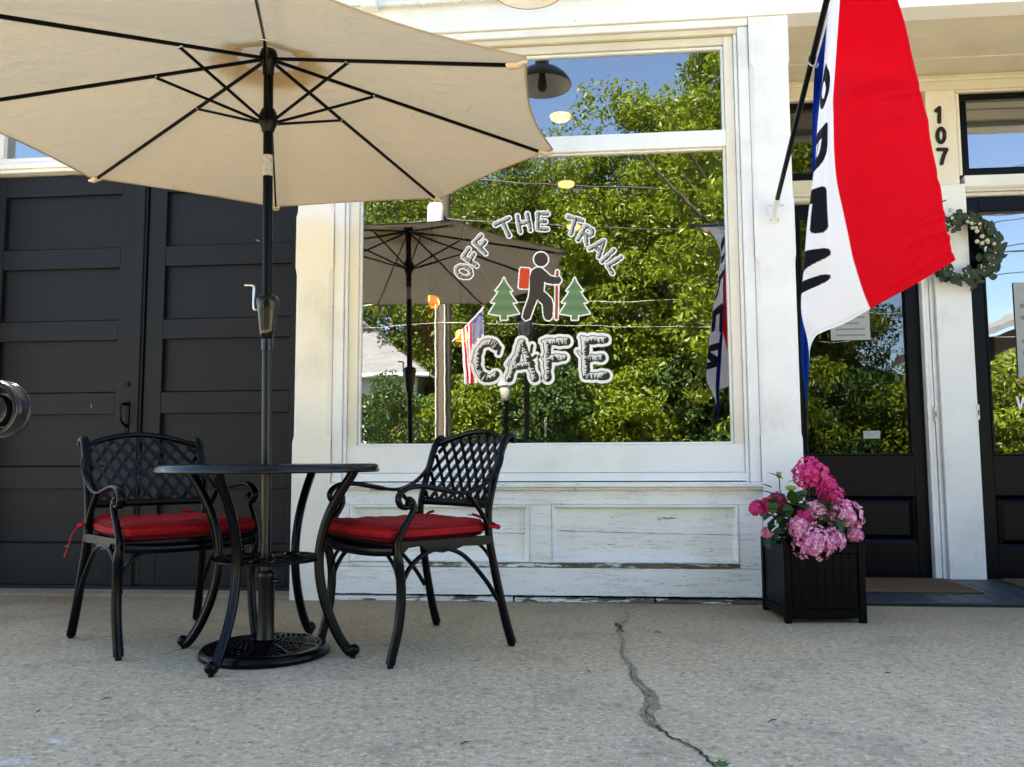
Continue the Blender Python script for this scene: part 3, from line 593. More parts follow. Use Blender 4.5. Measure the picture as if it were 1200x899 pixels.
# --- interior of the cafe
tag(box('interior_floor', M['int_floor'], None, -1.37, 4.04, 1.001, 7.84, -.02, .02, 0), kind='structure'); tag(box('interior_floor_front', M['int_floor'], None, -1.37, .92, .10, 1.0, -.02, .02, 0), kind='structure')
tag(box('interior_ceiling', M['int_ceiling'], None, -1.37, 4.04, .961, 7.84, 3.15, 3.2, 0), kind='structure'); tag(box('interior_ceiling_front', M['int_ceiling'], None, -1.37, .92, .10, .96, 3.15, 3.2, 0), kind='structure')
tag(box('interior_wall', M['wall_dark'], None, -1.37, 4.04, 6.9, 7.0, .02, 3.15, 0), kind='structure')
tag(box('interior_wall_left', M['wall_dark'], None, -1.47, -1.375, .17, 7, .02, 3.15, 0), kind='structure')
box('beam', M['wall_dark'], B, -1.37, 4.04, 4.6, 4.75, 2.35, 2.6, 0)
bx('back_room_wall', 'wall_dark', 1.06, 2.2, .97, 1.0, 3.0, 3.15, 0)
def ceiling_light(p, lab):
    t = empty('ceiling_light', tuple(p), 0, lab, 'ceiling light', 'round warm ceiling lights inside the cafe')
    MB().lathe([(.001, -.03), (.055, -.03), (.068, -.022), (.07, -.0)], n=28).build('diffuser', M['lightdisc'], t)
    MB().lathe([(.07, 0), (.085, -.004), (.088, .0)], n=28).build('trim_ring', M['whitemetal'], t)
ceiling_light((-.195, 1.33, 3.148), 'round warm ceiling light seen through the transom pane, nearest the glass')
ceiling_light((-.2, 2.78, 3.148), 'round warm ceiling light showing above the word THE')
ceiling_light((-.165, 4.15, 3.148), 'round warm ceiling light showing behind the word TRAIL')
ceiling_light((3.75, 3.4, 3.148), 'round warm ceiling light seen through the right-hand door glass')
def pendant(px, py, Y, lab):
    p = at(px, py, Y); t = empty('pendant_lamp', tuple(p), 0, lab, 'pendant lamp', 'amber glass lamps inside the cafe')
    MB().tube([(0, 0, 3.15-p.z), (0, 0, .10)], .006, 6).build('stem', M['iron'], t)
    MB().lathe([(.02, .14), (.045, .12), (.05, .06), (.02, .055)], n=14).build('socket', M['iron'], t)
    for a in range(3):
        q = Vector((math.cos(a*2.1)*.05, math.sin(a*2.1)*.05, 0))
        MB().lathe([(.004, .055), (.014, .04), (.022, .0), (.014, -.035), (.003, -.045)], q, 12).build('bulb', M['bulb'], t)
    MB().lathe([(.07, .055), (.10, .02), (.115, -.05), (.10, -.1)], n=18).build('glass_shade', M['amber_shade'], t); MB().lathe([(.03, .05), (.055, .02), (.062, -.03), (.05, -.06)], n=16).build('amber_chimney', M['amber_glass'], t)
m_ = glass('amber_clear_glass', .10, (1, .72, .30)); M['amber_shade'] = m_
pendant(506, 352, 2.6, 'amber glass lamp glowing inside behind the umbrella reflection')
pendant(541, 392, 2.9, 'amber glass lamp glowing inside just left of the letter C')
pendant(480, 358, 3.4, 'amber glass lamp inside, leftmost of the three glowing lamps')
# counter + chairs backs dimly inside
ct = empty('cafe_counter', (1.2, 5.6, .02), 0, 'dark wooden counter at the back of the cafe room', 'counter')
MB().box(-2.2, 1.4, -.3, .3, 0, .95).build('cabinet', M['int_floor'], ct); MB().box(-2.25, 1.45, -.34, .34, .952, .99).build('counter_top', M['wall_dark'], ct, .005)
# ================================================================ umbrella
def world_child(o, e):                   # geometry given in world coordinates under an Empty placed elsewhere
    e_m = Matrix.Translation(e.location) @ Matrix.Rotation(e.rotation_euler.z, 4, 'Z'); o.matrix_parent_inverse = e_m.inverted(); return o
UH = Vector((-1.283, -1.249, 2.353)); UB = Vector((-1.245, -1.245, 0)); UN = Vector((-.004, -.032, 1)).normalized()
U = empty('patio_umbrella', tuple(UB), 0, 'sand coloured eight-rib patio umbrella on a black pole through the round table', 'umbrella')
ua = UN.cross(Vector((1, 0, 0))).normalized(); ub = ua.cross(UN)
UR, UD = 1.195, .316
def uw(mb, name, m, bev=0): return world_child(mb.build(name, M[m], U, bev), U)
tipP = [UH+(ua*math.cos(-.344+k*PI/4)+ub*math.sin(-.344+k*PI/4))*UR-UN*UD for k in range(8)]
def canopy(r0, r1, lift, nr=16, na=14, r_off=0, scallop=.035):
    vs = []; fs = []; tot = 8*na
    for i in range(nr+1):
        f = r0+(r1-r0)*i/nr
        for k in range(8):
            for j in range(na):
                t = j/na; A = tipP[k]-UH; Bv = tipP[(k+1) % 8]-UH
                p = A*(1-t)+Bv*t; bell = math.sin(PI*t)
                p = p*(1-scallop*bell*f*f*1.0)*f
                sag = -.016*bell*f + .0022*math.sin(9*t*PI+k*2+f*7)*bell*f
                # creases that run in from the stressed corners
                cre = .0035*math.sin(f*26+t*9+k)*math.exp(-min(t, 1-t)*6)*f
                vs.append(UH+p+UN*(lift+sag+cre+.022*math.exp(-min(t, 1-t)*na*.9)*0))
    for i in range(nr):
        for q in range(tot): a = i*tot+q; b = i*tot+(q+1) % tot; fs.append((a, b, b+tot, a+tot))
    return MB().add(vs, fs, True)
cm = canopy(.105, 1.0, .026)
can = uw(cm, 'canopy', 'canvas')
M['vent'] = mat('thin_vent_canvas', (.52, .39, .23), .85, spec=.2, trans=.6)
vt = uw(canopy(.005, .20, .055, 5, 8, 0, .02), 'vent_cap', 'vent')
M['pocket'] = mat('pocket_canvas', (.55, .45, .31), .85, spec=.2)
# hem along the edge
hp_ = []
for k in range(8):
    for j in range(14):
        t = j/14; A = tipP[k]-UH; Bv = tipP[(k+1) % 8]-UH; hp_.append(UH+(A*(1-t)+Bv*t)*(1-.035*math.sin(PI*t))+UN*(.026-.016*math.sin(PI*t)))
hp_.append(hp_[0]); M['hem'] = mat('canvas_hem', (.42, .30, .17), .85, trans=.2)
uw(MB().tube(hp_, .0035, 6), 'hem', 'hem')
UJ = .352
RUN = UH-Vector((-.010, 0, .262))*1.0; RUN = UH+(UB-UH).normalized()*.262
pd = (UH-UB).normalized()
for k in range(8):
    e = tipP[k]; rb = MB().tube([UH+(e-UH)*.03-UN*.004, UH+(e-UH)*.962-UN*.004], .0062, 4, .0095, up=UN, smooth=False)
    ro = uw(rb, 'rib', 'black', .0015)
    J = UH+(e-UH)*UJ-UN*.012
    d = (e-UH).normalized(); sd_ = d.cross(UN).normalized()
    so_ = MB().tube([RUN+d*.028, J], .0055, 4, .0075, up=UN, smooth=False).build('strut', M['black'], ro, .001); world_child(so_, U); so_.matrix_parent_inverse = Matrix.Identity(4)
    bo = MB().tube([J-sd_*.013, J+sd_*.013], .0035, 8).build('rivet', M['steel'], ro); bo.matrix_parent_inverse = Matrix.Identity(4)
    # canvas pocket that holds the rib end
    c0 = UH+(e-UH)*.945; c1 = UH+(e-UH)*1.002
    pk = MB(); pk.tube([c0-UN*.006, (c0+c1)/2-UN*.004, c1+UN*.012], [.022, .017, .006], 8, [.012, .010, .006], up=UN)
    uw(pk, 'rib_pocket', 'pocket')
uw(MB().lathe([(.001, .035), (.030, .03), (.036, .012), (.036, -.018), (.024, -.03), (.022, -.07), (.019, -.075)], UH, 20), 'top_hub', 'black')
uw(MB().lathe([(.021, .05), (.026, .045), (.037, .018), (.037, -.012), (.028, -.03), (.024, -.045), (.0215, -.05)], RUN, 20), 'runner', 'black')
P = lambda z: UB+(UH-UB)*(z/UH.z)
uw(MB().tube([P(.05), P(1.22)], .0190, 20, .0190), 'lower_pole', 'bronze'); uw(MB().tube([P(1.18), P(2.36)], .0192, 20, .0192), 'upper_pole', 'black')
uw(MB().tube([P(1.855), P(1.945)], .0196, 20, .0196), 'silver_label', 'steel_label') if False else None
M['steel_label'] = mat('silver_label', (.5, .48, .44), .4, .4, noise=((60, 60, 400), 2, (.25, .24, .22), .45, .6))
uw(MB().tube([P(1.86), P(1.945)], .0198, 20, .0198), 'silver_label', 'steel_label')
ch = P(1.29)
uw(MB().lathe([(.020, -.085), (.026, -.08), (.030, -.05), (.038, .02), (.044, .055), (.044, .07), (.036, .085), (.022, .09)], ch, 24), 'crank_housing', 'plastic')
uw(MB().tube(cr([ch+Vector((-.035, -.012, .03)), ch+Vector((-.048, -.014, .035)), ch+Vector((-.050, -.014, .10)), ch+Vector((-.052, -.014, .125)), ch+Vector((-.088, -.014, .128))], 3), .0055, 8), 'crank_handle', 'steel')
uw(MB().tube([P(1.16), P(1.205)], .0225, 20, .0225), 'pole_collar', 'plastic')
# base: sleeve + domed disc with woven relief
uw(MB().lathe([(.034, .04), (.0335, .06), (.031, .07), (.030, .285), (.032, .29), (.032, .305), (.026, .312), (.020, .313)], UB, 28), 'sleeve', 'bronze')
uw(MB().tube([UB+Vector((.03, -.005, .275)), UB+Vector((.052, -.01, .275))], .008, 10), 'sleeve_knob', 'plastic')
def base_disc():
    nR, nT = 60, 200; V = []; R_ = .236
    for i in range(nR+1):
        r = R_*i/nR*.999+.0002
        for j in range(nT):
            a = 2*PI*j/nT; f = r/R_
            z = .052-.020*f**1.6
            s = a*8/(2*PI); lobe = abs((s % 1)-.5)*2
            if .18 < f < .86 and lobe < .86:
                u = r*150; v = a*r*0+(s % 1)*14*f+3
                z += .0035*(math.sin(u*2.0+PI*(int(v) % 2)) > -.2)-.0015
            elif .86 <= f < .93: z += .003
            elif f <= .18: z += .008
            else: z += .003
            if f > .965: z -= (f-.965)*.22
            V.append((r*math.cos(a), r*math.sin(a), z))
    mb = MB(); mb.add(V, [(i*nT+j, i*nT+(j+1) % nT, (i+1)*nT+(j+1) % nT, (i+1)*nT+j) for i in range(nR) for j in range(nT)], True)
    mb.lathe([(.2358, .0265), (.240, .020), (.241, .006), (.236, .002), (.001, .002)], n=96); return mb
bd = base_disc(); bd.v = [(x+UB.x, y+UB.y, z) for x, y, z in bd.v]; uw(bd, 'weighted_base', 'iron')
# ================================================================ round table
TB = empty('bistro_table', (-1.25, -1.225, 0), 0, 'round black cast aluminium bistro table with four curved legs around the umbrella pole', 'table')
MB().lathe([(.021, .718), (.05, .7185), (.38, .7185), (.405, .7175), (.414, .714), (.4165, .708), (.4215, .694), (.4215, .6895), (.417, .686), (.408, .687), (.398, .700), (.05, .702), (.021, .702)], n=96).build('table_top', M['iron'], TB)
M['rim'] = mat('table_top_enamel', (.0015, .0028, .0055), .22, 0, .35, bump=((90, 90, 90), 3, .1, .001)); bpy.data.objects['table_top'].data.materials[0] = M['rim']
mb = MB()
for k in range(18):                      # lattice ribs under the top
    a = k*PI/9; d = Vector((math.cos(a), math.sin(a), 0)); mb.tube([d*.05+Vector((0, 0, .694)), d*.39+Vector((0, 0, .694))], .004, 4)
mb.build('under_ribs', M['iron'], TB)
legp = [(.352, .692), (.335, .665), (.300, .615), (.262, .55), (.232, .475), (.216, .40), (.213, .33), (.225, .25), (.250, .17), (.292, .085), (.335, .028), (.358, .020)]
ang = [math.atan2(-1.575+1.225, -1.301+1.25), math.atan2(-1.328+1.225, -.918+1.25)]
ang = [ang[0], ang[0]+PI/2, ang[0]+PI, ang[0]+1.5*PI]
for a in ang:
    d = Vector((math.cos(a), math.sin(a), 0)); sdv = Vector((-d.y, d.x, 0))
    pts = cr([d*r+Vector((0, 0, z)) for r, z in legp], 5); k = len(pts)
    g = MB().tube(pts, [.019]*k, 12, [.0165]*k, up=None)
    lo = g.build('leg', M['iron'], TB)
    rg = MB()
    for s_ in (-.009, .009): rg.tube([p+sdv*s_+ (pts[min(i+1, k-1)]-pts[max(i-1, 0)]).normalized().cross(sdv)*(.0145) for i, p in enumerate(pts)], .0035, 5)
    rg.build('leg_fluting', M['iron'], lo)
    MB().ball(d*.362+Vector((0, 0, .030)), .0215, 14, 9).build('ball_foot', M['iron'], lo); MB().tube([d*.358+Vector((0, 0, .0)), d*.358+Vector((0, 0, .014))], .010, 12).build('glide', M['plastic'], lo)
    MB().tube([d*.358+Vector((0, 0, .69)), d*.358+Vector((0, 0, .675))], .008, 10).build('bolt', M['iron'], lo)
sh = MB(); n = 48
for r, rr in ((.205, .006), (.07, .005), (.03, .005)): sh.tube([Vector((r*math.cos(2*PI*j/n), r*math.sin(2*PI*j/n), .356)) for j in range(n+1)], rr, 6, cap=False)
for k in range(16):
    for s_ in (-1, 1):
        sh.tube([Vector((r*math.cos(k*PI/8+s_*(r-.03)*2.6), r*math.sin(k*PI/8+s_*(r-.03)*2.6), .357)) for r in np.linspace(.03, .203, 7)], .0045, 5)
sh.build('lattice_shelf', M['iron'], TB)
# ================================================================ chairs
def chair(label):
    C_ = empty('armchair', (0, 0, 0), 0, label, 'chair', 'cast aluminium armchairs at the bistro table')
    X = lambda s: .275-s
    sx_ = lambda pts, y: [Vector((X(s), y(s, z) if callable(y) else y, z)) for s, z in pts]
    for sd in (-1, 1):
        yy = lambda s, z, sd=sd: sd*(.268-.018*min(1, z/.45)+.0*s)
        post = [(.553, .012), (.540, .05), (.525, .10), (.497, .215), (.473, .33), (.455, .43), (.452, .52), (.462, .58), (.480, .645), (.500, .71), (.520, .77), (.540, .812), (.560, .826), (.578, .815), (.576, .798)]
        pts = cr(sx_(post, lambda s, z, sd=sd: sd*(.268-.020*min(1, z/.4))), 4); k = len(pts)
        rs = [.0155+.003*math.cos(i/k*6) for i in range(k)]; rs[-6:] = [.014, .013, .012, .012, .012, .012]
        rl = MB().tube(pts, rs, 10, [.0185]*k, up=(0, 1, 0)).build('rear_leg', M['iron'], C_)
        MB().tube([Vector((X(.553), sd*.268, 0)), Vector((X(.553), sd*.268, .014))], .012, 10).build('glide', M['plastic'], rl)
        fl = [(.000, .012), (.006, .04), (.029, .123), (.041, .21), (.040, .30), (.022, .40), (.026, .44), (.050, .49), (.078, .53), (.090, .560), (.080, .585)]
        pts = cr(sx_(fl, lambda s, z, sd=sd: sd*(.272+.006*(z > .3))), 4); k = len(pts)
        fo = MB().tube(pts, [.0175 if p.z < .40 else .0115 for p in pts], 10, [.0185 if p.z < .4 else .013 for p in pts], up=(0, 1, 0)).build('front_leg', M['iron'], C_)
        MB().tube([Vector((X(0), sd*.272, 0)), Vector((X(0), sd*.272, .014))], .012, 10).build('glide', M['plastic'], fo)
        ar = [(.512, .745), (.500, .705), (.470, .668), (.427, .635), (.375, .612), (.325, .604), (.26, .612), (.207, .622), (.15, .632), (.113, .634), (.075, .631), (.045, .618), (.028, .596), (.032, .573), (.05, .560), (.072, .562), (.084, .575), (.078, .588), (.066, .587)]
        pts = cr(sx_(ar, lambda s, z, sd=sd: sd*(.256+.018*max(0, 1-s/.3))), 4); k = len(pts)
        ao = MB().tube(pts, [.0075+.003*(p.x > 0) for p in pts], 8, [.0165+.002*(p.x > .0) for p in pts], up=(0, 1, 0)).build('armrest', M['iron'], C_)
        MB().ball(Vector((X(.072), sd*.274, .574)), .0145, 12, 8, (1, 1.35, 1)).build('scroll_ball', M['iron'], ao)
        MB().tube(cr(sx_([(.345, .600), (.375, .570), (.405, .535), (.430, .500), (.447, .455)], sd*.254), 4), .0085, 8, .012, up=(0, 1, 0)).build('arm_brace', M['iron'], ao)
        MB().tube(cr(sx_([(.038, .235), (.046, .27), (.061, .305), (.090, .347), (.150, .388), (.225, .401), (.297, .382), (.345, .350), (.391, .305), (.440, .25), (.485, .185)], sd*.262), 4), .0085, 8, .0115, up=(0, 1, 0)).build('side_arch', M['iron'], C_)
        # cast apron with a cupid's-bow lower edge
        ap = [(X(.03), .437), (X(.03), .395), (X(.06), .398), (X(.075), .412), (X(.13), .416), (X(.16), .395), (X(.225), .385), (X(.29), .395), (X(.32), .404), (X(.40), .400), (X(.455), .405), (X(.455), .437)]
        MB().prism(ap, sd*.262-.006, sd*.262+.006).build('seat_apron', M['iron'], C_, .002)
    for s, y0 in ((.035, .14), (.47, .14)):
        for sd in (-1, 1):
            MB().tube(cr([Vector((X(s), sd*.262, .30)), Vector((X(s), sd*.235, .345)), Vector((X(s), sd*.18, .385)), Vector((X(s), sd*.12, .40))], 4), .007, 6, .009).build('corner_arch', M['iron'], C_)
    # seat frame: rim + slats
    mb = MB(); mb.box(X(.05), X(.02), -.262, .262, .392, .432)
    mb.box(X(.455), X(.43), -.252, .252, .40, .43); fr_ = mb.build('seat_frame', M['iron'], C_, .006)
    # bowed front edge
    MB().tube(cr([Vector((X(.02), -.255, .405)), Vector((X(-.005), -.15, .398)), Vector((X(-.014), 0, .396)), Vector((X(-.005), .15, .398)), Vector((X(.02), .255, .405))], 5), .012, 8, .020, up=(0, 0, 1)).build('front_rail', M['iron'], C_)
    for k in range(9):
        y = -.22+k*.055; MB().box(X(.43), X(.05), y-.016, y+.016, .412, .420).build('seat_slat', M['iron'], fr_, .002)
    # backrest: frame + woven lattice bands on a curved plane
    BK = empty('backrest', (0, 0, 0), parent=C_)
    def bp_(y, z, off=0):                 # point on the back surface
        f = (z-.52)/.30; s = .452+.10*max(0, f)**1.15; return Vector((X(s)-.030*(1-(y/.25)**2)-off, y, z))
    top = lambda y: .800+.050*math.cos(PI*y/.50)**1.0
    MB().tube([bp_(y, top(y)) for y in np.linspace(-.245, .245, 25)], .0135, 8, .012, up=(1, 0, 0)).build('top_rail', M['iron'], BK)
    MB().tube([bp_(y, .552-.0*y) for y in np.linspace(-.245, .245, 17)], .017, 8, .009, up=(1, 0, 0)).build('bottom_rail', M['iron'], BK)
    def inside(y, z): return abs(y) < .238 and .56 < z < top(y)-.008
    for fam in (-1, 1):
        for k in range(-11, 12):
            seg = []
            for t in np.linspace(-.34, .34, 90):
                y = k*.052+t*.62+fam*0; z = .68+t*.80*1.0
                y = k*.060+.62*t+.25*t*t; y *= fam
                if inside(y, z): seg.append((y, z))
            if len(seg) > 5:
                off = .0025*fam
                MB().tube([bp_(y, z, off) for y, z in seg[::3]+[seg[-1]]], .0118, 4, .0042, up=(1, 0, 0), smooth=False).build('lattice_band', M['iron'], BK)
    # cushion
    n = 26; vs = []; fs = []
    for side in (1, -1):
        for i in range(n+1):
            for j in range(n+1):
                u, v = i/n*2-1, j/n*2-1; e = min(1, (1-max(abs(u), abs(v)))*5.0); bulge = math.sqrt(max(0, 1-(1-e)**2))
                x = X(.225)+.235*u*(1-.03*v*v)+(.018*(1-v*v) if u > 0 else 0)*u; y = .262*v*(1-.10*(u < 0)*abs(u)-.02*u*u)
                wr = .0022*math.sin(u*7+v*3)*math.sin(v*9-u*2)+.0015*math.sin(u*17+v*5+2*math.sin(v*6))-.005*math.exp(-((u+.1)**2+v*v)*3)
                z = .464+side*(.013+.0195*bulge)+ (wr if side > 0 else -.0*wr)+(.008*abs(u)**3 if side > 0 else 0)
                vs.append((x, y, z))
    N2 = (n+1)**2
    for i in range(n):
        for j in range(n):
            a = i*(n+1)+j; fs.append((a, a+n+1, a+n+2, a+1)); fs.append((a+N2, a+1+N2, a+n+2+N2, a+n+1+N2))
    ed = [i*(n+1) for i in range(n+1)]+[n*(n+1)+j for j in range(1, n+1)]+[i*(n+1)+n for i in range(n-1, -1, -1)]+[j for j in range(n-1, 0, -1)]
    for q in range(len(ed)): a, b = ed[q], ed[(q+1) % len(ed)]; fs.append((a, b, b+N2, a+N2))
    cu = MB().add(vs, fs, True).build('cushion', M['cushion'], C_)
    rm = [Vector(vs[e]) for e in ed]; MB().tube([p.lerp(Vector((p.x, p.y, .466)), 1)+Vector((0, 0, .004)) for p in rm]+[rm[0].lerp(Vector((rm[0].x, rm[0].y, .466)), 1)+Vector((0, 0, .004))], .0045, 6, cap=False).build('piping', M['cushion'], cu)
    for sd in (-1, 1):
        c0 = Vector((X(.445), sd*.232, .468)); w0 = Vector((X(.462), sd*.275, .462))
        kn = MB().tube(cr([c0, Vector((X(.45), sd*.272, .470)), Vector((X(.482), sd*.272, .466)), Vector((X(.484), sd*.235, .466)), Vector((X(.462), sd*.226, .466))], 4), .0035, 6, .008, up=(0, 0, 1)); kn.ball(Vector((X(.478), sd*.276, .468)), .0105, 8, 6)
        ko = kn.build('cushion_tie', M['cushion'], C_)
        MB().tube(cr([Vector((X(.478), sd*.278, .466)), Vector((X(.51), sd*.292, .43)), Vector((X(.525), sd*.300, .38)), Vector((X(.555), sd*.305, .335))], 4), .0022, 4, .009, up=(1, 0, .3)).build('tie_end', M['cushion'], ko)
        MB().tube(cr([Vector((X(.478), sd*.276, .470)), Vector((X(.46), sd*.20, .500)), Vector((X(.452), sd*.14, .512))], 4), .0022, 4, .008, up=(0, .3, 1)).build('tie_end', M['cushion'], ko)
    return C_
A1 = chair('black metal armchair with red cushion left of the table, before the dark garage doors')
index_kids(); A2 = copy_tree(A1)
for o_ in list(bpy.data.objects):
    if o_.name.startswith('tie_end') and o_.parent.parent == A2 and o_.data.name.split('.')[0] == 'tie_end' and min(v.co.z for v in o_.data.vertices) < .40: bpy.data.objects.remove(o_)
A2['label'] = 'black metal armchair with red cushion right of the table, before the cafe window'
def place(o, fn, rn):                    # near-side front and rear foot on the ground -> pose (near side is -y for left chair)
    pass
def pose(o, FL, FR, RL, RR):
    c = (Vector(FL)+Vector(FR)+Vector(RL)+Vector(RR))/4; f = (Vector(FL)+Vector(FR)-Vector(RL)-Vector(RR)); o.location = (c.x, c.y, 0); o.rotation_euler = (0, 0, math.atan2(f.y, f.x))
pose(A1, (-1.723, -1.402), (-1.396, -.966), (-2.163, -1.055), (-1.867, -.548))
pose(A2, (-.722, -1.414), (-1.098, -1.031), (-.326, -1.03), (-.702, -.647))
# ================================================================ bench at the left edge (only the scroll of its arm reaches into view)
BN = empty('garden_bench', (-1.35, -3.15, 0), 0, 'black cast iron bench whose scrolled arm end shows at the left edge', 'bench')
sc0 = Vector((-.779, -3.357, .795)); sb = lambda v: Vector(v)-Vector((-1.35, -3.15, 0))
for side, yy in ((0, -3.357), (1, -4.62)):
    pts = []
    for i in range(46):
        a = PI*.5-i/45*PI*3.3; r = .040-.026*(i/45)**.75; pts.append(sb((sc0.x+r*math.cos(a), yy, sc0.z+r*math.sin(a))))
    lead = [sb((-1.55, yy, .80)), sb((-1.3, yy, .765)), sb((-1.05, yy, .785)), sb((-.88, yy, .828))]
    allp = cr(lead+pts[:1], 5)+pts[1:]; k = len(allp)
    ar = MB().tube(allp, [.0035]*k, 10, [.013]*k, up=(0, 1, 0)).build('armrest', M['scroll'], BN)
    for off in (-.0125, .0125): MB().tube([p+Vector((0, off, 0)) for p in allp], .0038, 8).build('arm_bead', M['scroll'], ar)
    MB().tube(cr([sb((-.98, yy, .0)), sb((-1.0, yy, .2)), sb((-.97, yy, .42)), sb((-1.02, yy, .62)), sb((-1.0, yy, .80))], 5), .018, 8).build('leg', M['iron'], BN)
    MB().tube(cr([sb((-1.62, yy, .0)), sb((-1.56, yy, .2)), sb((-1.54, yy, .42)), sb((-1.56, yy, .7)), sb((-1.62, yy, .92))], 5), .018, 8).build('leg', M['iron'], BN)
for k in range(8): MB().box(-.19+k*.066-.0, -.19+k*.066+.05, -1.46, -.21, .43, .45).build('seat_slat', M['iron'], BN, .004)
for k in range(6): MB().box(-.235-k*.009, -.215-k*.009, -1.46, -.21, .52+k*.066, .57+k*.066).build('back_slat', M['iron'], BN, .004)
# ================================================================ planter with hydrangea
fl_, fr_2, bl_ = Vector((.842, -.50, 0)), Vector((1.205, -.470, 0)), Vector((.812, -.14, 0))
pz = math.atan2(fr_2.y-fl_.y, fr_2.x-fl_.x); ps = .362; pc = fl_+Vector((math.cos(pz)*ps/2-math.sin(pz)*ps/2, math.sin(pz)*ps/2+math.cos(pz)*ps/2, 0))
PL = empty('planter_box', tuple(pc), pz, 'square black slatted planter box standing at the foot of the white pilaster', 'planter')
h = ps/2; H_ = .352
for sx in (-1, 1):
    for sy in (-1, 1): MB().box(min(sx*h, sx*(h-.03)), max(sx*h, sx*(h-.03)), min(sy*h, sy*(h-.03)), max(sy*h, sy*(h-.03)), 0, H_).build('corner_post', M['planter'], PL, .003)
for q in range(4):
    def rb_(x0, x1, y0, y1, z0, z1):
        m4 = MB().box(x0, x1, y0, y1, z0, z1); c, s = [(1, 0), (0, 1), (-1, 0), (0, -1)][q]; m4.v = [(x*c-y*s, x*s+y*c, z) for x, y, z in m4.v]; return m4
    rb_(-h+.031, h-.031, -h+.002, -h+.028, .305, .345).build('rail', M['planter'], PL, .003); rb_(-h+.031, h-.031, -h+.002, -h+.028, .02, .06).build('rail', M['planter'], PL, .003)
    for k in range(8):
        x = -h+.036+k*.0368; rb_(x, x+.0352, -h+.008, -h+.018, .061, .304).build('slat', M['planter'], PL, .002)
    rb_(-h+.03, h-.03, -h+.020, -h+.025, .06, .31).build('liner', M['planter'], PL)
MB().box(-h+.03, h-.03, -h+.03, h-.03, .03, .30).build('soil', M['soil'], PL)
HY = empty('hydrangea', tuple(pc+Vector((0, 0, .30))), 0, 'hydrangea with deep and pale pink flower heads in the black planter', 'plant')
def wc(mb, name, m, e, bev=0): return world_child(mb.build(name, m, e, bev), e)
def leaf_pts(mb, base, d, L_, W_, up=Vector((0, 0, 1)), droop=.25, fold=.25):
    d = d.normalized(); s = d.cross(up); s = s.normalized() if s.length > .01 else Vector((1, 0, 0)); nn = s.cross(d)
    prof = [(0, .06), (.2, .72), (.45, 1), (.7, .78), (.88, .38), (1, 0.02)]; vs = []
    for t, wv in prof:
        c = base+d*L_*t-nn*droop*L_*t*t
        vs += [c+s*W_*wv+nn*W_*fold*wv, c, c-s*W_*wv+nn*W_*fold*wv]
    fs = []
    for i in range(5): a = 3*i; fs += [(a, a+1, a+4, a+3), (a+1, a+2, a+5, a+4)]
    mb.add(vs, fs, True)
def flower_head(c, R_, m, name='flower_head', seed=0, n=None):
    r = random.Random(seed); mb = MB(); n = n or int(38+R_*520); G = PI*(3-math.sqrt(5))
    for i in range(n):
        z = 1-1.75*i/n; q = math.sqrt(max(0, 1-z*z)); a = i*G+r.uniform(-.2, .2)
        nrm = Vector((q*math.cos(a), q*math.sin(a), z)); pos = c+nrm*R_*r.uniform(.86, 1.05); nrm = (nrm+Vector((r.uniform(-.35, .35),)*1+(r.uniform(-.35, .35), r.uniform(-.3, .3)))).normalized()
        t1 = nrm.orthogonal().normalized(); t2 = nrm.cross(t1); s = r.uniform(.0115, .0155); ro = r.uniform(0, PI)
        for k in range(4):
            b = ro+k*PI/2; d = t1*math.cos(b)+t2*math.sin(b); e = t1*-math.sin(b)+t2*math.cos(b); up_ = r.uniform(.0, .35)
            p0 = pos; vs = [p0, p0+d*s*.55+e*s*.52+nrm*s*.12, p0+d*s*1.08+e*s*.28+nrm*s*up_, p0+d*s*1.08-e*s*.28+nrm*s*up_, p0+d*s*.55-e*s*.52+nrm*s*.12]
            mb.add(vs, [(0, 1, 2, 3, 4)], False)
        mb.add([pos+nrm*.003+t1*.002, pos+nrm*.003-t1*.001+t2*.002, pos+nrm*.003-t1*.001-t2*.002], [(0, 1, 2)])
    mb.ball(c, R_*.62, 8, 6); return wc(mb, name, M[m], HY)
hb = pc+Vector((0, 0, .32))
heads = [(949, 556, -.34, .080, 'petal_deep'), (911, 590, -.36, .050, 'petal_deep'), (887, 596, -.33, .034, 'petal_deep'), (898, 593, -.32, .032, 'petal_deep'), (974, 582, -.32, .058, 'petal_deep'), (968, 568, -.28, .045, 'petal_deep'), (957, 600, -.44, .048, 'petal_pale'),
         (991, 606, -.42, .080, 'petal_pale'), (953, 637, -.52, .088, 'petal_pale'), (975, 634, -.50, .058, 'petal_pale'), (936, 618, -.50, .045, 'petal_pale'), (1002, 627, -.47, .030, 'petal_pale'), (898, 624, -.40, .018, 'petal_pale'), (943, 607, -.44, .040, 'petal_deep')]
st = MB()
for i, (px, py, Y, R_, m) in enumerate(heads):
    c = at(px, py, Y); flower_head(c, R_, m, seed=i); st.tube(cr([hb+Vector((rnd.uniform(-.05, .05), rnd.uniform(-.05, .05), -.03)), (hb+c)/2+Vector((0, 0, .02)), c], 4), .0035, 6)
wc(st, 'stems', M['leaf_h'], HY)
lr = random.Random(5)
for k in range(150):
    a = lr.uniform(0, 2*PI); el = lr.uniform(-.1, 1.1); d = Vector((math.cos(a)*math.cos(el), math.sin(a)*math.cos(el), math.sin(el)))
    base = hb+Vector((lr.uniform(-.13, .12)-.01, lr.uniform(-.15, .06), lr.uniform(-.02, .20)))
    mb = MB(); leaf_pts(mb, base, d, lr.uniform(.07, .12), lr.uniform(.022, .034), droop=lr.uniform(.2, .6)); wc(mb, 'leaf', M['leaf_h'], HY)
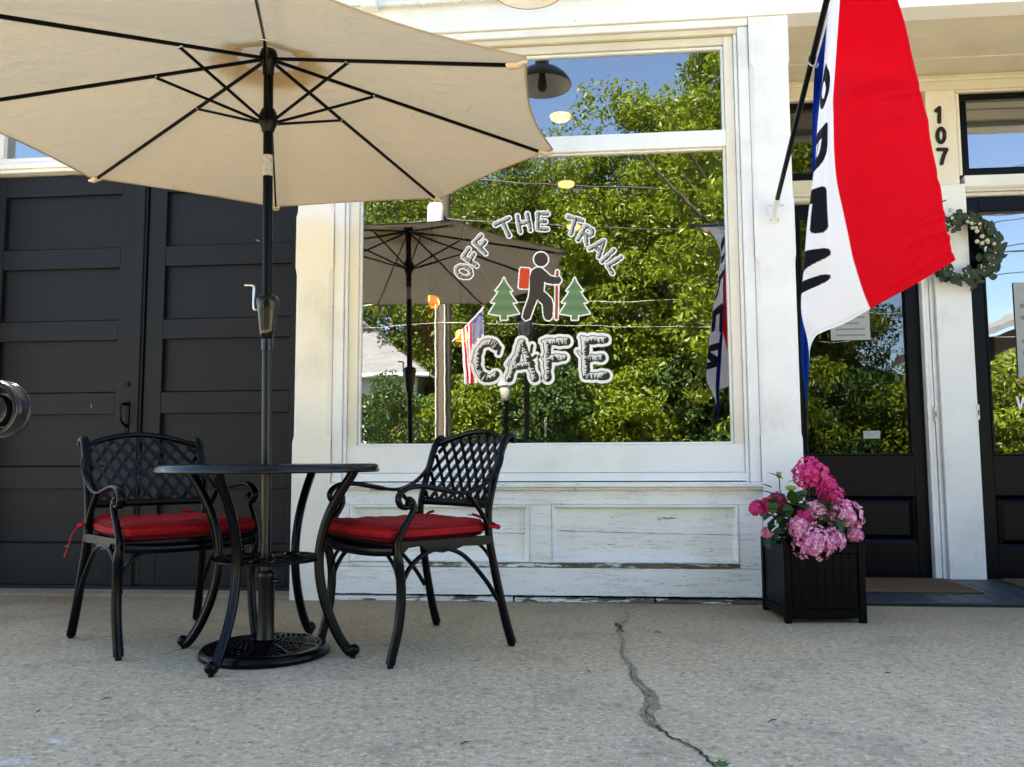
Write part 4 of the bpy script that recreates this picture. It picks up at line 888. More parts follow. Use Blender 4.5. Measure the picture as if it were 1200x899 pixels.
for k in range(46):
    c = at(lr.uniform(901, 962), lr.uniform(578, 628), -.36-lr.uniform(0, .1)); a = lr.uniform(0, 2*PI); mb = MB()
    leaf_pts(mb, c, Vector((math.cos(a), -.5+lr.uniform(-.3, .3), math.sin(a)*.8)), lr.uniform(.045, .085), lr.uniform(.016, .026), droop=lr.uniform(.1, .5)); wc(mb, 'leaf', M['leaf_h'], HY)
# specific outstanding leaves and the green bud at upper left
for (x0, y0, x1, y1) in ((905, 572, 893, 566), (910, 580, 888, 572), (918, 562, 903, 553), (922, 566, 936, 560), (965, 575, 985, 578), (957, 588, 966, 578), (913, 605, 902, 612), (925, 612, 915, 618)):
    a, b = at(x0, y0, -.36), at(x1, y1, -.38); mb = MB(); leaf_pts(mb, a, b-a, (b-a).length*1.25, .016, droop=.15); wc(mb, 'leaf', M['leaf_h'], HY)
mb = MB(); bc = at(913, 558, -.36)
for k in range(16): a = k*2.4; d = Vector((math.cos(a)*.6, math.sin(a)*.6, .9)); leaf_pts(mb, bc+Vector((0, 0, -.012)), d, .034, .007, droop=-.2)
mb.ball(bc, .012, 8, 6); wc(mb, 'green_bud', M['bud'], HY)
mb = MB(); bc = at(927, 572, -.40); mb.ball(bc, .022, 8, 6, (1.2, 1, .6))
for k in range(14): a = k*2.4; leaf_pts(mb, bc, Vector((math.cos(a), math.sin(a), .4)), .032, .008, droop=.2)
wc(mb, 'green_bud', M['bud'], HY)
mb = MB(); bc = at(914, 626, -.42)
for k in range(14): a = k*2.4; leaf_pts(mb, bc, Vector((math.cos(a), math.sin(a), .4)), .03, .009, droop=.2)
wc(mb, 'green_bud', M['bud'], HY)
wc(MB().tube([hb, at(914, 575, -.34), at(913, 560, -.36)], .003, 6), 'stem', M['leaf_h'], HY); wc(MB().tube([at(936, 585, -.42), at(957, 592, -.46)], .003, 6), 'stem', M['bud'], HY)
# ================================================================ wreath
wcn = at(1127, 293, YB-.05); WR = empty('wreath', tuple(wcn), 0, 'eucalyptus wreath with cream berries hanging between the two entry doors', 'wreath')
MB().tube([Vector((.178*math.cos(a), 0, .178*math.sin(a))) for a in np.linspace(0, 2*PI, 40)], .008, 6, cap=False).build('twig_ring', M['bark'], WR)
wr_ = random.Random(3)
for k in range(330):
    a = wr_.uniform(0, 2*PI); r = .178+wr_.gauss(0, .021); b = Vector((r*math.cos(a), wr_.uniform(-.05, -.005), r*math.sin(a)))
    tg = Vector((-math.sin(a), wr_.uniform(-.5, .1), math.cos(a)))*(1 if wr_.random() < .8 else -1); d = tg+Vector((math.cos(a), 0, math.sin(a)))*wr_.uniform(-.7, 1.0)
    if k % 6 == 0: mb = MB(); leaf_pts(mb, b, d, wr_.uniform(.05, .085), wr_.uniform(.010, .016), up=Vector((0, -1, 0)), droop=.2)
    else: mb = MB(); leaf_pts(mb, b, d, wr_.uniform(.036, .064), wr_.uniform(.015, .025), up=Vector((0, -1, 0)), droop=.1)
    mb.build('leaf', M['leaf_e'], WR)
for k in range(60):
    a = wr_.uniform(-.2, 2.2)if k < 12 else wr_.uniform(0, 2*PI); r = .165+wr_.gauss(0, .018); rr = .0105 if k < 8 else wr_.uniform(.003, .0055)
    MB().ball(Vector((r*math.cos(a), wr_.uniform(-.065, -.04), r*math.sin(a))), rr, 8, 6).build('berry', M['berry'], WR)
for (px, py) in ((1145, 271), (1151, 277), (1145, 283), (1157, 282), (1151, 285), (1114, 246)):
    p = at(px, py, YB-.11)-wcn; MB().ball(p, .0125, 12, 8).build('berry', M['berry'], WR)
nl = at(1103, 236, YB-.02); tag(MB().tube([nl+Vector((0, .03, 0)), nl+Vector((.02, -.02, 0))], .004, 6).build('nail', M['black'], None), 'small black hook in the white post above the wreath', 'hook')
# ================================================================ SDF glyph engine (flat printed lettering)
def seg_d(X, Y, a, b):
    ax, ay = a; bx_, by = b; dx, dy = bx_-ax, by-ay; L2 = dx*dx+dy*dy+1e-9; t = np.clip(((X-ax)*dx+(Y-ay)*dy)/L2, 0, 1); return np.hypot(X-ax-t*dx, Y-ay-t*dy), t*math.sqrt(L2)
def arc(cx, cy, rx, ry, a0, a1, n=14): return [(cx+rx*math.cos(math.radians(a0+(a1-a0)*i/n)), cy+ry*math.sin(math.radians(a0+(a1-a0)*i/n))) for i in range(n+1)]
GL = {                                   # strokes in a unit box, y down
    'O': [arc(.5, .5, .36, .42, 0, 360, 24)], 'C': [arc(.55, .5, .42, .42, -52, -308, 20)],
    'F': [[(.2, .95), (.2, .07)], [(.2, .07), (.85, .07)], [(.2, .48), (.75, .46)]],
    'E': [[(.2, .93), (.2, .07)], [(.2, .07), (.85, .07)], [(.2, .5), (.72, .5)], [(.2, .93), (.86, .93)]],
    'T': [[(.05, .08), (.95, .08)], [(.5, .08), (.5, .95)]], 'H': [[(.15, .05), (.15, .95)], [(.85, .05), (.85, .95)], [(.15, .5), (.85, .5)]],
    'R': [[(.18, .95), (.18, .07)], [(.18, .07), (.5, .07)]+arc(.55, .28, .27, .21, -90, 90, 8)+[(.18, .5)], [(.45, .5), (.86, .95)]],
    'A': [[(.5, .05), (.08, .95)], [(.5, .05), (.92, .95)], [(.24, .66), (.78, .60)]], 'I': [[(.5, .05), (.5, .95)]],
    'L': [[(.25, .05), (.25, .92)], [(.25, .92), (.85, .92)]], 'P': [[(.18, .95), (.18, .07)], [(.18, .07), (.5, .07)]+arc(.55, .30, .27, .23, -90, 90, 8)+[(.18, .53)]],
    'N': [[(.15, .95), (.15, .05)], [(.15, .05), (.85, .95)], [(.85, .95), (.85, .05)]],
    '1': [[(.55, .93), (.55, .07)], [(.55, .07), (.28, .24)]], '0': [arc(.5, .5, .30, .42, 0, 360, 24)], '7': [[(.15, .08), (.86, .08)], [(.86, .08), (.62, .45), (.45, .94)]],
    'W': [[(.05, .05), (.27, .95)], [(.27, .95), (.5, .1)], [(.5, .1), (.73, .95)], [(.73, .95), (.95, .05)]]}
def glyph_field(ch_, X, Y, w_, h_):
    """distance, along-stroke coordinate and side for glyph in a w x h box; X, Y in the same units"""
    D = np.full(X.shape, 1e9); S = np.zeros(X.shape); off = 0
    for st_ in GL[ch_]:
        for a, b in zip(st_[:-1], st_[1:]):
            a = (a[0]*w_, a[1]*h_); b = (b[0]*w_, b[1]*h_); d, s = seg_d(X, Y, a, b); k = d < D; S = np.where(k, s+off, S); D = np.minimum(D, d); off += math.hypot(b[0]-a[0], b[1]-a[1])
        off += 13.7
    return D, S
def poly_sdf(X, Y, poly):
    D = np.full(X.shape, 1e9); ins = np.zeros(X.shape, bool); n = len(poly)
    for i in range(n):
        a, b = poly[i], poly[(i+1) % n]; d, _ = seg_d(X, Y, a, b); D = np.minimum(D, d)
        c = ((a[1] > Y) != (b[1] > Y)) & (X < (b[0]-a[0])*(Y-a[1])/(b[1]-a[1]+1e-12)+a[0]); ins ^= c
    return np.where(ins, -D, D)
AX = at(0, 0, YG); 
def px_to_plane(PX, PY, Yp):
    d = CFW[None]+CR[None]*((PX-CX)/CF)[:, None]-CUP[None]*((PY-CY)/CF)[:, None]; t = (Yp+CD)/d[:, 1]; return np.stack([d[:, 0]*t, np.full(len(t), Yp), CH+d[:, 2]*t], 1)
def decal(name, x0, x1, y0, y1, step, fn, parent, Yp, mtl='print'):
    nx, ny = int((x1-x0)/step)+1, int((y1-y0)/step)+1
    X, Y = np.meshgrid(x0+np.arange(nx)*step, y0+np.arange(ny)*step); D, C = fn(X, Y)     # D<0 : printed
    keep = D < 0; q = keep[:-1, :-1] | keep[1:, :-1] | keep[:-1, 1:] | keep[1:, 1:]; jj, ii = np.nonzero(q & (np.minimum.reduce([D[:-1, :-1], D[1:, 1:]]) < step*.25))
    a = jj*nx+ii; Fq = np.stack([a+nx, a+nx+1, a+1, a], 1); used = np.unique(Fq); mp = np.full(nx*ny, -1); mp[used] = np.arange(len(used))
    V = px_to_plane(X.ravel()[used], Y.ravel()[used], Yp)
    return npmesh(name, V, mp[Fq], M[mtl], parent, False, C.reshape(-1, 3)[used])
def hashn(s, k=0): return (np.sin(s*12.9898+k*78.233)*43758.5453) % 1
WHITE = np.array([.85, .85, .84]); INK = np.array([.022, .017, .014])
def log_letter(ch_, cx, cy, w_, h_, r, rot, outl, twigs=(), seed=0, grey=False):
    c, s = math.cos(rot), math.sin(rot)
    def fn(X, Y):
        u = (X-cx)*c+(Y-cy)*s+w_/2; v = -(X-cx)*s+(Y-cy)*c+h_/2
        D, S = glyph_field(ch_, u, v, w_, h_)
        wob = .10*r*np.sin(S*1.15/r+seed)+.07*r*np.sin(S*2.7/r+seed*2)
        d = D-(r+wob)
        for (a, b, rr) in twigs: d2, _ = seg_d(u, v, (a[0]*w_, a[1]*h_), (b[0]*w_, b[1]*h_)); d = np.minimum(d, d2-rr)
        t = np.clip(D/r, 0, 1); band = S*(2.6 if not grey else 3.4)/ (r*.5); ph = hashn(np.floor(band), seed); fr = band-np.floor(band)
        gy, gx = np.gradient(D); gl = np.hypot(gx, gy)+1e-9; val = (gx*.86+gy*.5)/gl*t       # -1 upper-left edge ... +1 lower-right edge
        val = val*(1 if seed < 1 else -1 if False else 1)
        wh = val < -.02+.75*(ph-.5)+.25*(fr-.5)
        tone = (.95 if not grey else .62)*(1-.25*ph)
        C = np.where(wh[..., None], WHITE[None, None]*tone[..., None], INK[None, None]*(1 if not grey else 2.0))
        C = np.where((d > -.20*r)[..., None], INK, C); C = np.where((d > 0)[..., None], WHITE*.95, C)
        C = np.where(((d > outl*.28) & (d < outl*.5))[..., None] & False, INK, C)
        return d-outl, C
    m_ = max(w_, h_)*.75+r+outl+3
    return (cx-m_, cx+m_, cy-m_, cy+m_), fn
WS = empty('window_lettering', tuple(at(635, 360, YG-.003)), 0, 'cafe name and hiker logo printed on the big display window', 'sign')
def sign_part(name, box_, fn, step, label=None):
    o = world_child(decal(name, *box_, step, fn, WS, YG-.0012), WS)
    if label: o['label'] = label
    return o
tw = {'C': [((.96, .20), (.90, .34), 2.0), ((.0, .52), (.06, .55), 2.2)], 'A': [((.80, .30), (.84, .12), 1.7), ((.05, .6), (.14, .5), 1.8), ((.86, .45), (.96, .38), 1.7)], 'F': [((.20, .62), (.02, .46), 1.8), ((.16, .10), (.05, .06), 2.4)], 'E': [((.18, .55), (-.04, .34), 1.9), ((.18, .08), (.08, .0), 2.5)]}
for i, (ch_, cx, cy, w_, h_) in enumerate((('C', 571, 422.5, 33, 50), ('A', 611.5, 422.5, 36, 46), ('F', 652, 421, 35, 48), ('E', 697, 419.5, 36, 49))):
    b_, fn = log_letter(ch_, cx, cy, w_, h_, 4.9, -.01, 3.1, tw[ch_], i*1.7)
    sign_part('letter', b_, fn, .5, 'log-style letter %s of the word CAFE' % ch_)
small = [('O', 543.5, 318.5, -1.22), ('F', 553.5, 302, -.98), ('F', 566, 287, -.80), ('T', 592.5, 267.5, -.44), ('H', 614, 261.5, -.18), ('E', 635.5, 259.5, .02), ('T', 672, 265, .27), ('R', 687, 275.5, .50), ('A', 702, 289.5, .68), ('I', 712.5, 300, .80), ('L', 722, 310.5, 1.0)]
for i, (ch_, cx, cy, ro) in enumerate(small):
    w_ = {'I': 8, 'O': 17, 'T': 20}.get(ch_, 17); b_, fn = log_letter(ch_, cx, cy, w_, 21, 2.15, ro, 1.35, (), i*2.3, True)
    sign_part('letter', b_, fn, .4, 'small log-style letter %s in the arched line' % ch_)
def tree_fn(cx, top_, s):
    half = [(0, 0), (2.2, 4.5), (7.0, 10.2), (10.5, 13.5), (6.6, 13.8), (9.5, 18.5), (16.0, 25.5), (10.2, 26.0), (14, 31), (18.8, 37.0), (8, 38.6), (3.8, 38.8), (3.8, 43.5)]
    poly = [(cx+x*s, top_+y*1.13) for x, y in half]+[(cx-x*s, top_+y*1.13) for x, y in reversed(half)]
    def fn(X, Y):
        d = poly_sdf(X, Y, poly); g = np.array([.13, .22, .105])[None, None]*(1+.12*np.sin(Y*.5))[..., None]
        return d-1.3, np.where((d > 0)[..., None], WHITE, g)
    return (cx-24, cx+24, top_-5, top_+56), fn
for cx in (590.5, 673.5): b_, fn = tree_fn(cx, 325.5, .93); sign_part('tree_emblem', b_, fn, .45)
def hiker(X, Y):
    body = [(629, 315), (636, 316), (645, 324), (652, 325.5), (656, 325), (657.5, 328.5), (655, 332), (647, 332.5), (640, 331), (636, 328), (636, 341), (645.5, 350), (647.5, 357), (647, 371), (643.5, 375), (639, 373), (637.5, 369), (636.5, 356), (629, 350), (625, 360), (620.5, 373), (616, 375), (613, 372), (614, 366), (620, 349), (621.5, 340), (621.5, 324), (624, 317)]
    d1 = np.minimum(poly_sdf(X, Y, body)-.6, np.hypot(X-634, Y-304)-8.2)
    for a, b, r in (((643, 328.5), (654, 328.5), 3.6), ((640, 354), (642.5, 371), 4.4), ((624, 352), (617, 370.5), 4.2), ((631, 321), (629, 344), 7.6)): d1 = np.minimum(d1, seg_d(X, Y, a, b)[0]-r)
    d1 = np.minimum(d1, seg_d(X, Y, (632, 345), (640, 354), )[0]-5)
    pk = poly_sdf(X, Y, [(611.5, 316), (619, 316.5), (617.5, 336.5), (609.8, 336)])-2.0
    sk = np.minimum(seg_d(X, Y, (653.3, 318.5), (652.9, 323), )[0]-1.7, seg_d(X, Y, (652.6, 336), (652, 373))[0]-1.6)
    d1 = np.where((Y > 350) & (np.abs(X-(630.5)) < (Y-350)*.25), np.maximum(d1, 1.5), d1)
    D = np.minimum(np.minimum(d1, pk), sk); C = np.broadcast_to(WHITE, X.shape+(3,)).copy()
    C[sk < 0] = (.42, .06, .03); C[pk < 0] = (.60, .06, .012); C[d1 < 0] = (.045, .032, .027)
    return D-1.3, C
sign_part('hiker_emblem', (603, 664, 291, 380), hiker, .4, 'walking hiker pictogram with red backpack and red staff')
# --- house number
HN = empty('house_number', tuple(at(1102, 158, YB-.012)), 0, 'black house number 107 on the cream post beside the right transom', 'house number')
for ch_, cx, cy in (('1', 1100.5, 134.5), ('0', 1103, 158.5), ('7', 1104.5, 183)):
    def fn(X, Y, ch_=ch_, cx=cx, cy=cy): D, _ = glyph_field(ch_, X-cx+7, Y-cy+9.5, 14, 19); return D-2.0, np.broadcast_to(INK*.4, X.shape+(3,)).copy()
    o = decal('digit', cx-12, cx+12, cy-14, cy+14, .35, fn, HN, YB-.0135, 'print'); world_child(o, HN)
    o.modifiers.new('thick', 'SOLIDIFY').thickness = .006
# --- paper notices on the door glass
def notice(px0, py0, px1, py1, Y, lab, lines, frame=True):
    a, b = at(px0, py1, Y), at(px1, py0, Y); t = empty('paper_notice', ((a.x+b.x)/2, Y, (a.z+b.z)/2), 0, lab, 'notice')
    hx, hz = (b.x-a.x)/2, (b.z-a.z)/2; MB().box(-hx, hx, 0, .0015, -hz, hz).build('sheet', M['paper'], t)
    for k in range(lines):
        z = hz*.75-k*hz*1.5/max(1, lines-1) if lines > 1 else 0; l = hx*(.75 if k % 3 else .45)
        MB().box(-l, l, -.0008, -.0002, z-hz*.035-.001, z+hz*.035+.001).build('print_line', M['printgrey'], t)
    return t
notice(974, 352, 1018, 399, YB+.058, 'white paper notice taped inside the door glass below the flag', 6)
notice(1012, 505, 1031, 514, YB+.058, 'small pale sticker low on the glass of the door behind the flowers', 1)
notice(1194, 330, 1236, 442, YB+.028, 'white paper notice on the right-hand door glass at the picture edge', 7)
DL = empty('door_lettering', tuple(at(1200, 472, YB+.03)), 0, 'white letter W printed on the right-hand door glass at the picture edge', 'sign')
def fnW(X, Y): D, _ = glyph_field('W', X-1191, Y-465, 17, 15); return D-1.1, np.broadcast_to(WHITE, X.shape+(3,)).copy()
world_child(decal('letter', 1186, 1212, 460, 485, .4, fnW, DL, YB+.0345), DL)
# ================================================================ flag
bk = at(907, 249, -.04); FPd = (at(969, 0, -1.42)-bk).normalized()
FL = empty('open_flag', tuple(bk), 0, 'red white and blue OPEN flag on a black pole angled from the white pilaster', 'flag')
brk = MB().box(bk.x-.028, bk.x+.028, -.0445, -.0362, bk.z-.055, bk.z+.045).build('bracket_plate', M['whitemetal'], FL, .004); world_child(brk, FL)
o = MB().tube([bk+Vector((0, .0, -.02)), bk+FPd*.13], .0165, 14).build('bracket_socket', M['whitemetal'], FL); world_child(o, FL)
for dx in (-.018, .018):
    for dz in (-.042, .033): o = MB().tube([Vector((bk.x+dx, -.044, bk.z+dz)), Vector((bk.x+dx, -.050, bk.z+dz))], .005, 8).build('screw', M['steel'], FL); world_child(o, FL)
o = MB().tube([bk+Vector((.012, -.03, 0))+FPd*.05, bk+Vector((.034, -.03, 0))+FPd*.05], .004, 8).build('thumb_screw', M['steel'], FL); world_child(o, FL)
o = MB().tube([bk+FPd*.05, bk+FPd*2.15], .0115, 14).build('flagpole', M['black'], FL); world_child(o, FL); world_child(MB().ball(bk+FPd*2.17, .022).build('pole_ball', M['black'], FL), FL)
# point on pole seen at photo height 70
def pole_s(py):
    best = None
    for s in np.linspace(.2, 2.0, 900):
        p = bk+FPd*s; v = np.array(p)-np.array([0, -CD, CH]); yy = CY-CF*(v@CUP)/(v@CFW)
        if best is None or abs(yy-py) < best[0]: best = (abs(yy-py), s)
    return best[1]
s0 = pole_s(72)
us = [0, 1/3, .53, .60, 2/3, .83, 1]
Yc = [-1.08, -1.12, -1.26, -1.30, -1.35, -1.44, -1.54]
rows = [None,
 [(953, 112), (964, 90), (968.5, 85), (974, 78), (979.6, 72), (1023, 60), (1064, 46)],
 [(951, 180), (957, 160), (964, 150), (970, 143), (976, 135), (1034, 120), (1083, 128)],
 [(952, 249), (955, 225), (951.5, 222), (968, 216), (980, 210), (1042, 195), (1098, 205)],
 [(942, 320), (954, 300), (944, 292), (970, 288), (996, 284), (1052, 262), (1107, 258)],
 [(938, 400), (950, 372), (940, 362), (972, 345), (1009, 334), (1062, 308), (1114, 284)],
 [(945, 477), (948, 432), (956, 394), (990, 379), (1020, 362), (1071, 334), (1120, 305)]]
vs_ = [0, .12, .30, .46, .62, .81, 1.0]
ctrl = np.zeros((7, 7, 3))
for j, u in enumerate(us): ctrl[0, j] = bk+FPd*(s0+u*.80)+Vector((.012, 0, -.012))
for i in range(1, 7):
    for j in range(7):
        yj = Yc[j]+(.07 if i == 1 and j < 2 else 0); ctrl[i, j] = at(*rows[i][j], yj)
def spline(xs, Yv, q):                   # natural-ish monotone cubic (Catmull-Rom with uneven knots)
    xs = np.array(xs); m = np.zeros_like(Yv); m[1:-1] = ((Yv[2:]-Yv[:-2]).T/(xs[2:]-xs[:-2])).T; m[0] = (Yv[1]-Yv[0])/(xs[1]-xs[0]); m[-1] = (Yv[-1]-Yv[-2])/(xs[-1]-xs[-2])
    k = np.clip(np.searchsorted(xs, q, side='right')-1, 0, len(xs)-2); hh = xs[k+1]-xs[k]; t = (q-xs[k])/hh
    sh_ = (slice(None),)+(None,)*(Yv.ndim-1); t = t[sh_]; hh = hh[sh_]
    return (2*t**3-3*t**2+1)*Yv[k]+(t**3-2*t**2+t)*hh*m[k]+(-2*t**3+3*t**2)*Yv[k+1]+(t**3-t**2)*hh*m[k+1]
NV, NU = 420, 260; qv = np.linspace(0, 1, NV); qu = np.linspace(0, 1, NU)
S1 = spline(vs_, ctrl, qv); S2 = spline(us, np.transpose(S1, (1, 0, 2)), qu); G = np.transpose(S2, (1, 0, 2))     # v,u,3
Vv, Uu = np.meshgrid(qv, qu, indexing='ij')
wv_ = .010*np.sin(Vv*9+Uu*16)*np.exp(-((Uu-.8)/.25)**2)*np.sin(PI*Vv)+.0045*np.sin(Vv*26+Uu*31+2*np.sin(Uu*7))*np.sin(PI*Vv)+.006*np.sin(Uu*44+Vv*5)*np.sin(PI*Vv)**.5*.5
crs = np.zeros_like(Vv)
for (a0, b0, sl_, st_) in ((.10, .03, .30, .011), (.24, .012, .26, -.006), (.33, .02, .25, .010), (.47, .015, .28, -.008), (.60, .02, .35, .012), (.70, .012, .30, -.006), (.76, .03, .30, .009), (.9, .02, .2, -.007)):
    crs += st_*np.exp(-((Vv-a0-sl_*(1-Uu))/b0)**2)*np.clip((Uu-.62)*4, 0, 1)
G[..., 1] -= wv_+crs
Cc = np.zeros(Vv.shape+(3,)); RED = np.array([.62, .0008, .010]); BLU = np.array([.002, .022, .20]); WHT = np.array([.82, .82, .86]); BLK = np.array([.008, .009, .014])
Cc[:] = WHT; Cc[Uu > 2/3] = RED; Cc[Uu < 1/3] = BLU; Cc[Vv < .018] = WHT
hem = (np.abs(Vv-.985) < .0012) | (np.abs(Vv-.978) < .0012); Cc[hem] *= .72; Cc[(np.abs(Uu-.985) < .0025)] *= .82
FWm, FLm = .914, 1.45
for ch_, v0 in (('O', .10), ('P', .29), ('E', .455), ('N', .625)):
    w_, h_ = .185, .225                  # letter box: reading direction = down the fly, letter top towards red
    D, _ = glyph_field(ch_, (Vv-v0)*FLm, (.592-Uu)*FWm, w_, h_); Cc[(D < .027)] = BLK
ii, jj = np.meshgrid(np.arange(NV-1), np.arange(NU-1), indexing='ij'); a = (ii*NU+jj).ravel()
o = npmesh('flag_cloth', G.reshape(-1, 3), np.stack([a, a+1, a+NU+1, a+NU], 1), M['flagcloth'], FL, True, Cc.reshape(-1, 3)); world_child(o, FL)
for s in (s0, s0+.80):
    p = bk+FPd*s; o = MB().tube(cr([p+Vector((.013, 0, .0)), p+Vector((.02, -.012, -.012)), p+Vector((.014, -.01, -.03)), p+Vector((-.01, -.014, -.02)), p+Vector((-.012, 0, .0))], 4), .0035, 6).build('flag_clip', M['steel'], FL); world_child(o, FL)
o = MB().tube([bk+FPd*(s0-.006), bk+FPd*(s0+.022)], .0145, 12).build('pole_collar', M['plastic'], FL); world_child(o, FL)
# ================================================================ barn light
bl = Vector((-.28, -.49, 3.03)); BL_ = empty('barn_light', tuple(bl), 0, 'dark enamel barn light on a gooseneck above the display window', 'wall lamp')
MB().lathe([(.178, -.008), (.182, .0), (.172, .025), (.150, .055), (.115, .085), (.07, .105), (.046, .112), (.044, .125), (.040, .21), (.030, .225), (.001, .226)], n=40).build('shade', M['shade_out'], BL_)
MB().lathe([(.176, -.006), (.168, .020), (.146, .05), (.112, .08), (.067, .10), (.03, .105), (.001, .105)], n=40).build('shade_lining', M['whitemetal'], BL_)
MB().lathe([(.001, -.045), (.022, -.035), (.030, -.01), (.026, .03), (.02, .06), (.02, .10)], n=18).build('bulb', M['plastic'], BL_)
MB().tube(cr([Vector((0, 0, .21)), Vector((0, .0, .36)), Vector((0, .06, .52)), Vector((0, .22, .56)), Vector((0, .36, .50)), Vector((0, .435, .44))], 6), .012, 10).build('gooseneck', M['shade_out'], BL_)
MB().tube([Vector((0, .425, .44)), Vector((0, .44, .44))], .05, 20).build('wall_plate', M['shade_out'], BL_)
# ================================================================ across the street (what the window glass mirrors)
def leaf_cloud(name, clumps, per, size, seed, mt, asp=.55):
    """many small folded leaves scattered round clump centres; clumps = list of (x, y, z, r)"""
    R = np.random.RandomState(seed); cl = np.array(clumps); n = len(cl)*per
    ci = np.repeat(np.arange(len(cl)), per); d = R.normal(size=(n, 3)); d /= np.linalg.norm(d, axis=1)[:, None]
    rad = cl[ci, 3]*(R.uniform(.25, 1, n)**.45); pos = cl[ci, :3]+d*rad[:, None]*np.array([1, 1, .7])
    nr = d*.6+R.normal(size=(n, 3))*.55+np.array([0, 0, .45]); nr /= np.linalg.norm(nr, axis=1)[:, None]
    t = np.cross(nr, R.normal(size=(n, 3))); t /= np.linalg.norm(t, axis=1)[:, None]; b = np.cross(nr, t)
    L_ = size*R.uniform(.6, 1.25, n)[:, None]; Wd = L_*asp
    V = np.stack([pos-t*L_*.5, pos+b*Wd*.5+nr*L_*.12, pos+t*L_*.5-nr*L_*.1, pos-b*Wd*.5+nr*L_*.12], 1).reshape(-1, 3)
    F = np.arange(4*n).reshape(-1, 4); return npmesh(name, V, F, mt)
def crown_clumps(cx, cy, cz, rx, ry, rz, n, r, seed, fill=.45):
    R = random.Random(seed); out = []
    for i in range(n):
        z = R.uniform(-1, 1); a = R.uniform(0, 2*PI); q = math.sqrt(1-z*z); f = R.uniform(fill, 1)**.6
        f *= 1+.13*math.sin(3*a+seed)+.10*math.sin(5*z*2+a)
        out.append((cx+rx*q*math.cos(a)*f, cy+ry*q*math.sin(a)*f, cz+rz*z*f, r*R.uniform(.6, 1.35)))
    return out
def tree_trunk(name, h_, r0, limbs, parent, seed):
    R = random.Random(seed); mb = MB(); pts = [Vector((math.sin(i*1.3+seed)*.06*i, math.cos(i*1.1+seed)*.05*i, h_*i/6)) for i in range(7)]
    mb.tube(cr(pts, 3), [r0*(1-.75*i/18)+(.25*r0 if i == 0 else 0) for i in range(19)], 9)
    for k in range(limbs):
        z = h_*R.uniform(.35, .9); b = pts[min(6, int(z/h_*6))]; a = R.uniform(0, 2*PI); L_ = h_*R.uniform(.25, .45)
        mb.tube(cr([Vector((b.x, b.y, z)), Vector((b.x+math.cos(a)*L_*.5, b.y+math.sin(a)*L_*.5, z+L_*.35)), Vector((b.x+math.cos(a)*L_, b.y+math.sin(a)*L_, z+L_*.85))], 3), [r0*.36, r0*.32, r0*.28, r0*.22, r0*.17, r0*.12, r0*.05], 6)
    return mb.build(name, M['bark'], parent)
protos = []
for v, (h_, rx, nz, m_l) in enumerate(((13.0, 3.6, 210, 'leaf_a'), (12.0, 3.2, 190, 'leaf_b'), (11.0, 3.3, 190, 'leaf_a'))):
    t = empty('broadleaf_tree', (0, 0, -30)); tree_trunk('trunk', h_*.62, .22, 12, t, v)
    cw = leaf_cloud('crown', crown_clumps(0, 0, h_*.56, rx, rx, h_*.44, nz, .75, v+1), 200, .17, v, M[m_l]); cw.parent = t; protos.append(t)
index_kids()
tspots = [(-1.7, -20.5, 0, .80, 0), (2.3, -19.6, 1, 1.0, 1), (4.8, -19.4, 0, 1.06, 2), (-4.6, -24.5, 2, 1.08, 3), (-8.6, -30.5, 1, 1.22, 4), (-12.5, -28, 0, .72, 5), (1.2, -26, 2, 1.05, 6), (5.2, -27, 1, 1.22, 0.5), (-1.9, -28, 0, .92, 1.5), (7.4, -22.0, 2, .72, 2.5), (-17, -24, 1, .66, 3.5), (-22, -27, 2, .75, 4.5), (9.5, -31, 1, .62, 1.2), (-5.6, -33, 1, .95, 2.2)]
tl = ['tall leafy tree left of the street lamp, its top against the sky', 'bright green tree right of the street lamp', 'tallest leafy tree, behind the near street tree', 'leafy tree rising beside the right end of the white house', 'tree behind the middle of the white house', 'tree behind the left end of the white house', 'dense tree in the back row behind the street lamp', 'tall bright tree in the back row, furthest right of the tall ones', 'tree in the back row left of the street lamp', 'small leafy tree between the tall trees and the brown house', 'low bright tree left of the white house', 'tree at the far left beyond the white house', 'low tree behind the brown house', 'tree far back between the white house and the tall trees']
used_ = set()
for (x, y, v, s_, rz), lab in zip(tspots, tl):
    o = protos[v] if v not in used_ else copy_tree(protos[v]); used_.add(v)
    o.location = (x, y, -.02); o.rotation_euler = (0, 0, rz); o.scale = (s_, s_, s_); tag(o, lab, 'tree', 'trees across the street')
# understorey shrubs
sh0 = empty('shrub', (0, 0, 0)); lc = leaf_cloud('foliage', crown_clumps(0, 0, 1.45, 1.5, 1.1, 1.45, 75, .42, 31, .3), 150, .13, 44, M['leaf_b']); lc.parent = sh0
tree_trunk('stem', 1.9, .06, 7, sh0, 3)
sh1 = empty('shrub', (0, 0, 0)); lc = leaf_cloud('foliage', crown_clumps(0, 0, 1.45, 1.5, 1.1, 1.45, 75, .42, 37, .3), 150, .13, 45, M['leaf_d']); lc.parent = sh1
tree_trunk('stem', 1.9, .06, 7, sh1, 5)
index_kids(); used_ = set()
sspots = [(-3.4, -18.4, 0, 1.1), (-1.2, -18.2, 1, 1.25), (.9, -17.9, 0, 1.15), (3.0, -18.1, 1, 1.3), (5.1, -17.8, 0, 1.1), (7.2, -18.0, 1, 1.2), (9.0, -17.6, 0, 1.2), (11.2, -17.9, 0, 1.28), (13.6, -17.8, 1, 1.2), (-5.2, -19.0, 1, 1.0), (2.0, -21.5, 1, 1.9), (-2.2, -22.5, 1, 1.9), (5.6, -22.5, 1, 1.9), (8.6, -20.5, 1, 1.25), (-11.8, -18.6, 1, .7), (-16, -18.8, 0, .9)]
sn = ['first', 'second', 'third', 'fourth', 'fifth', 'sixth', 'seventh', 'eighth', 'ninth']
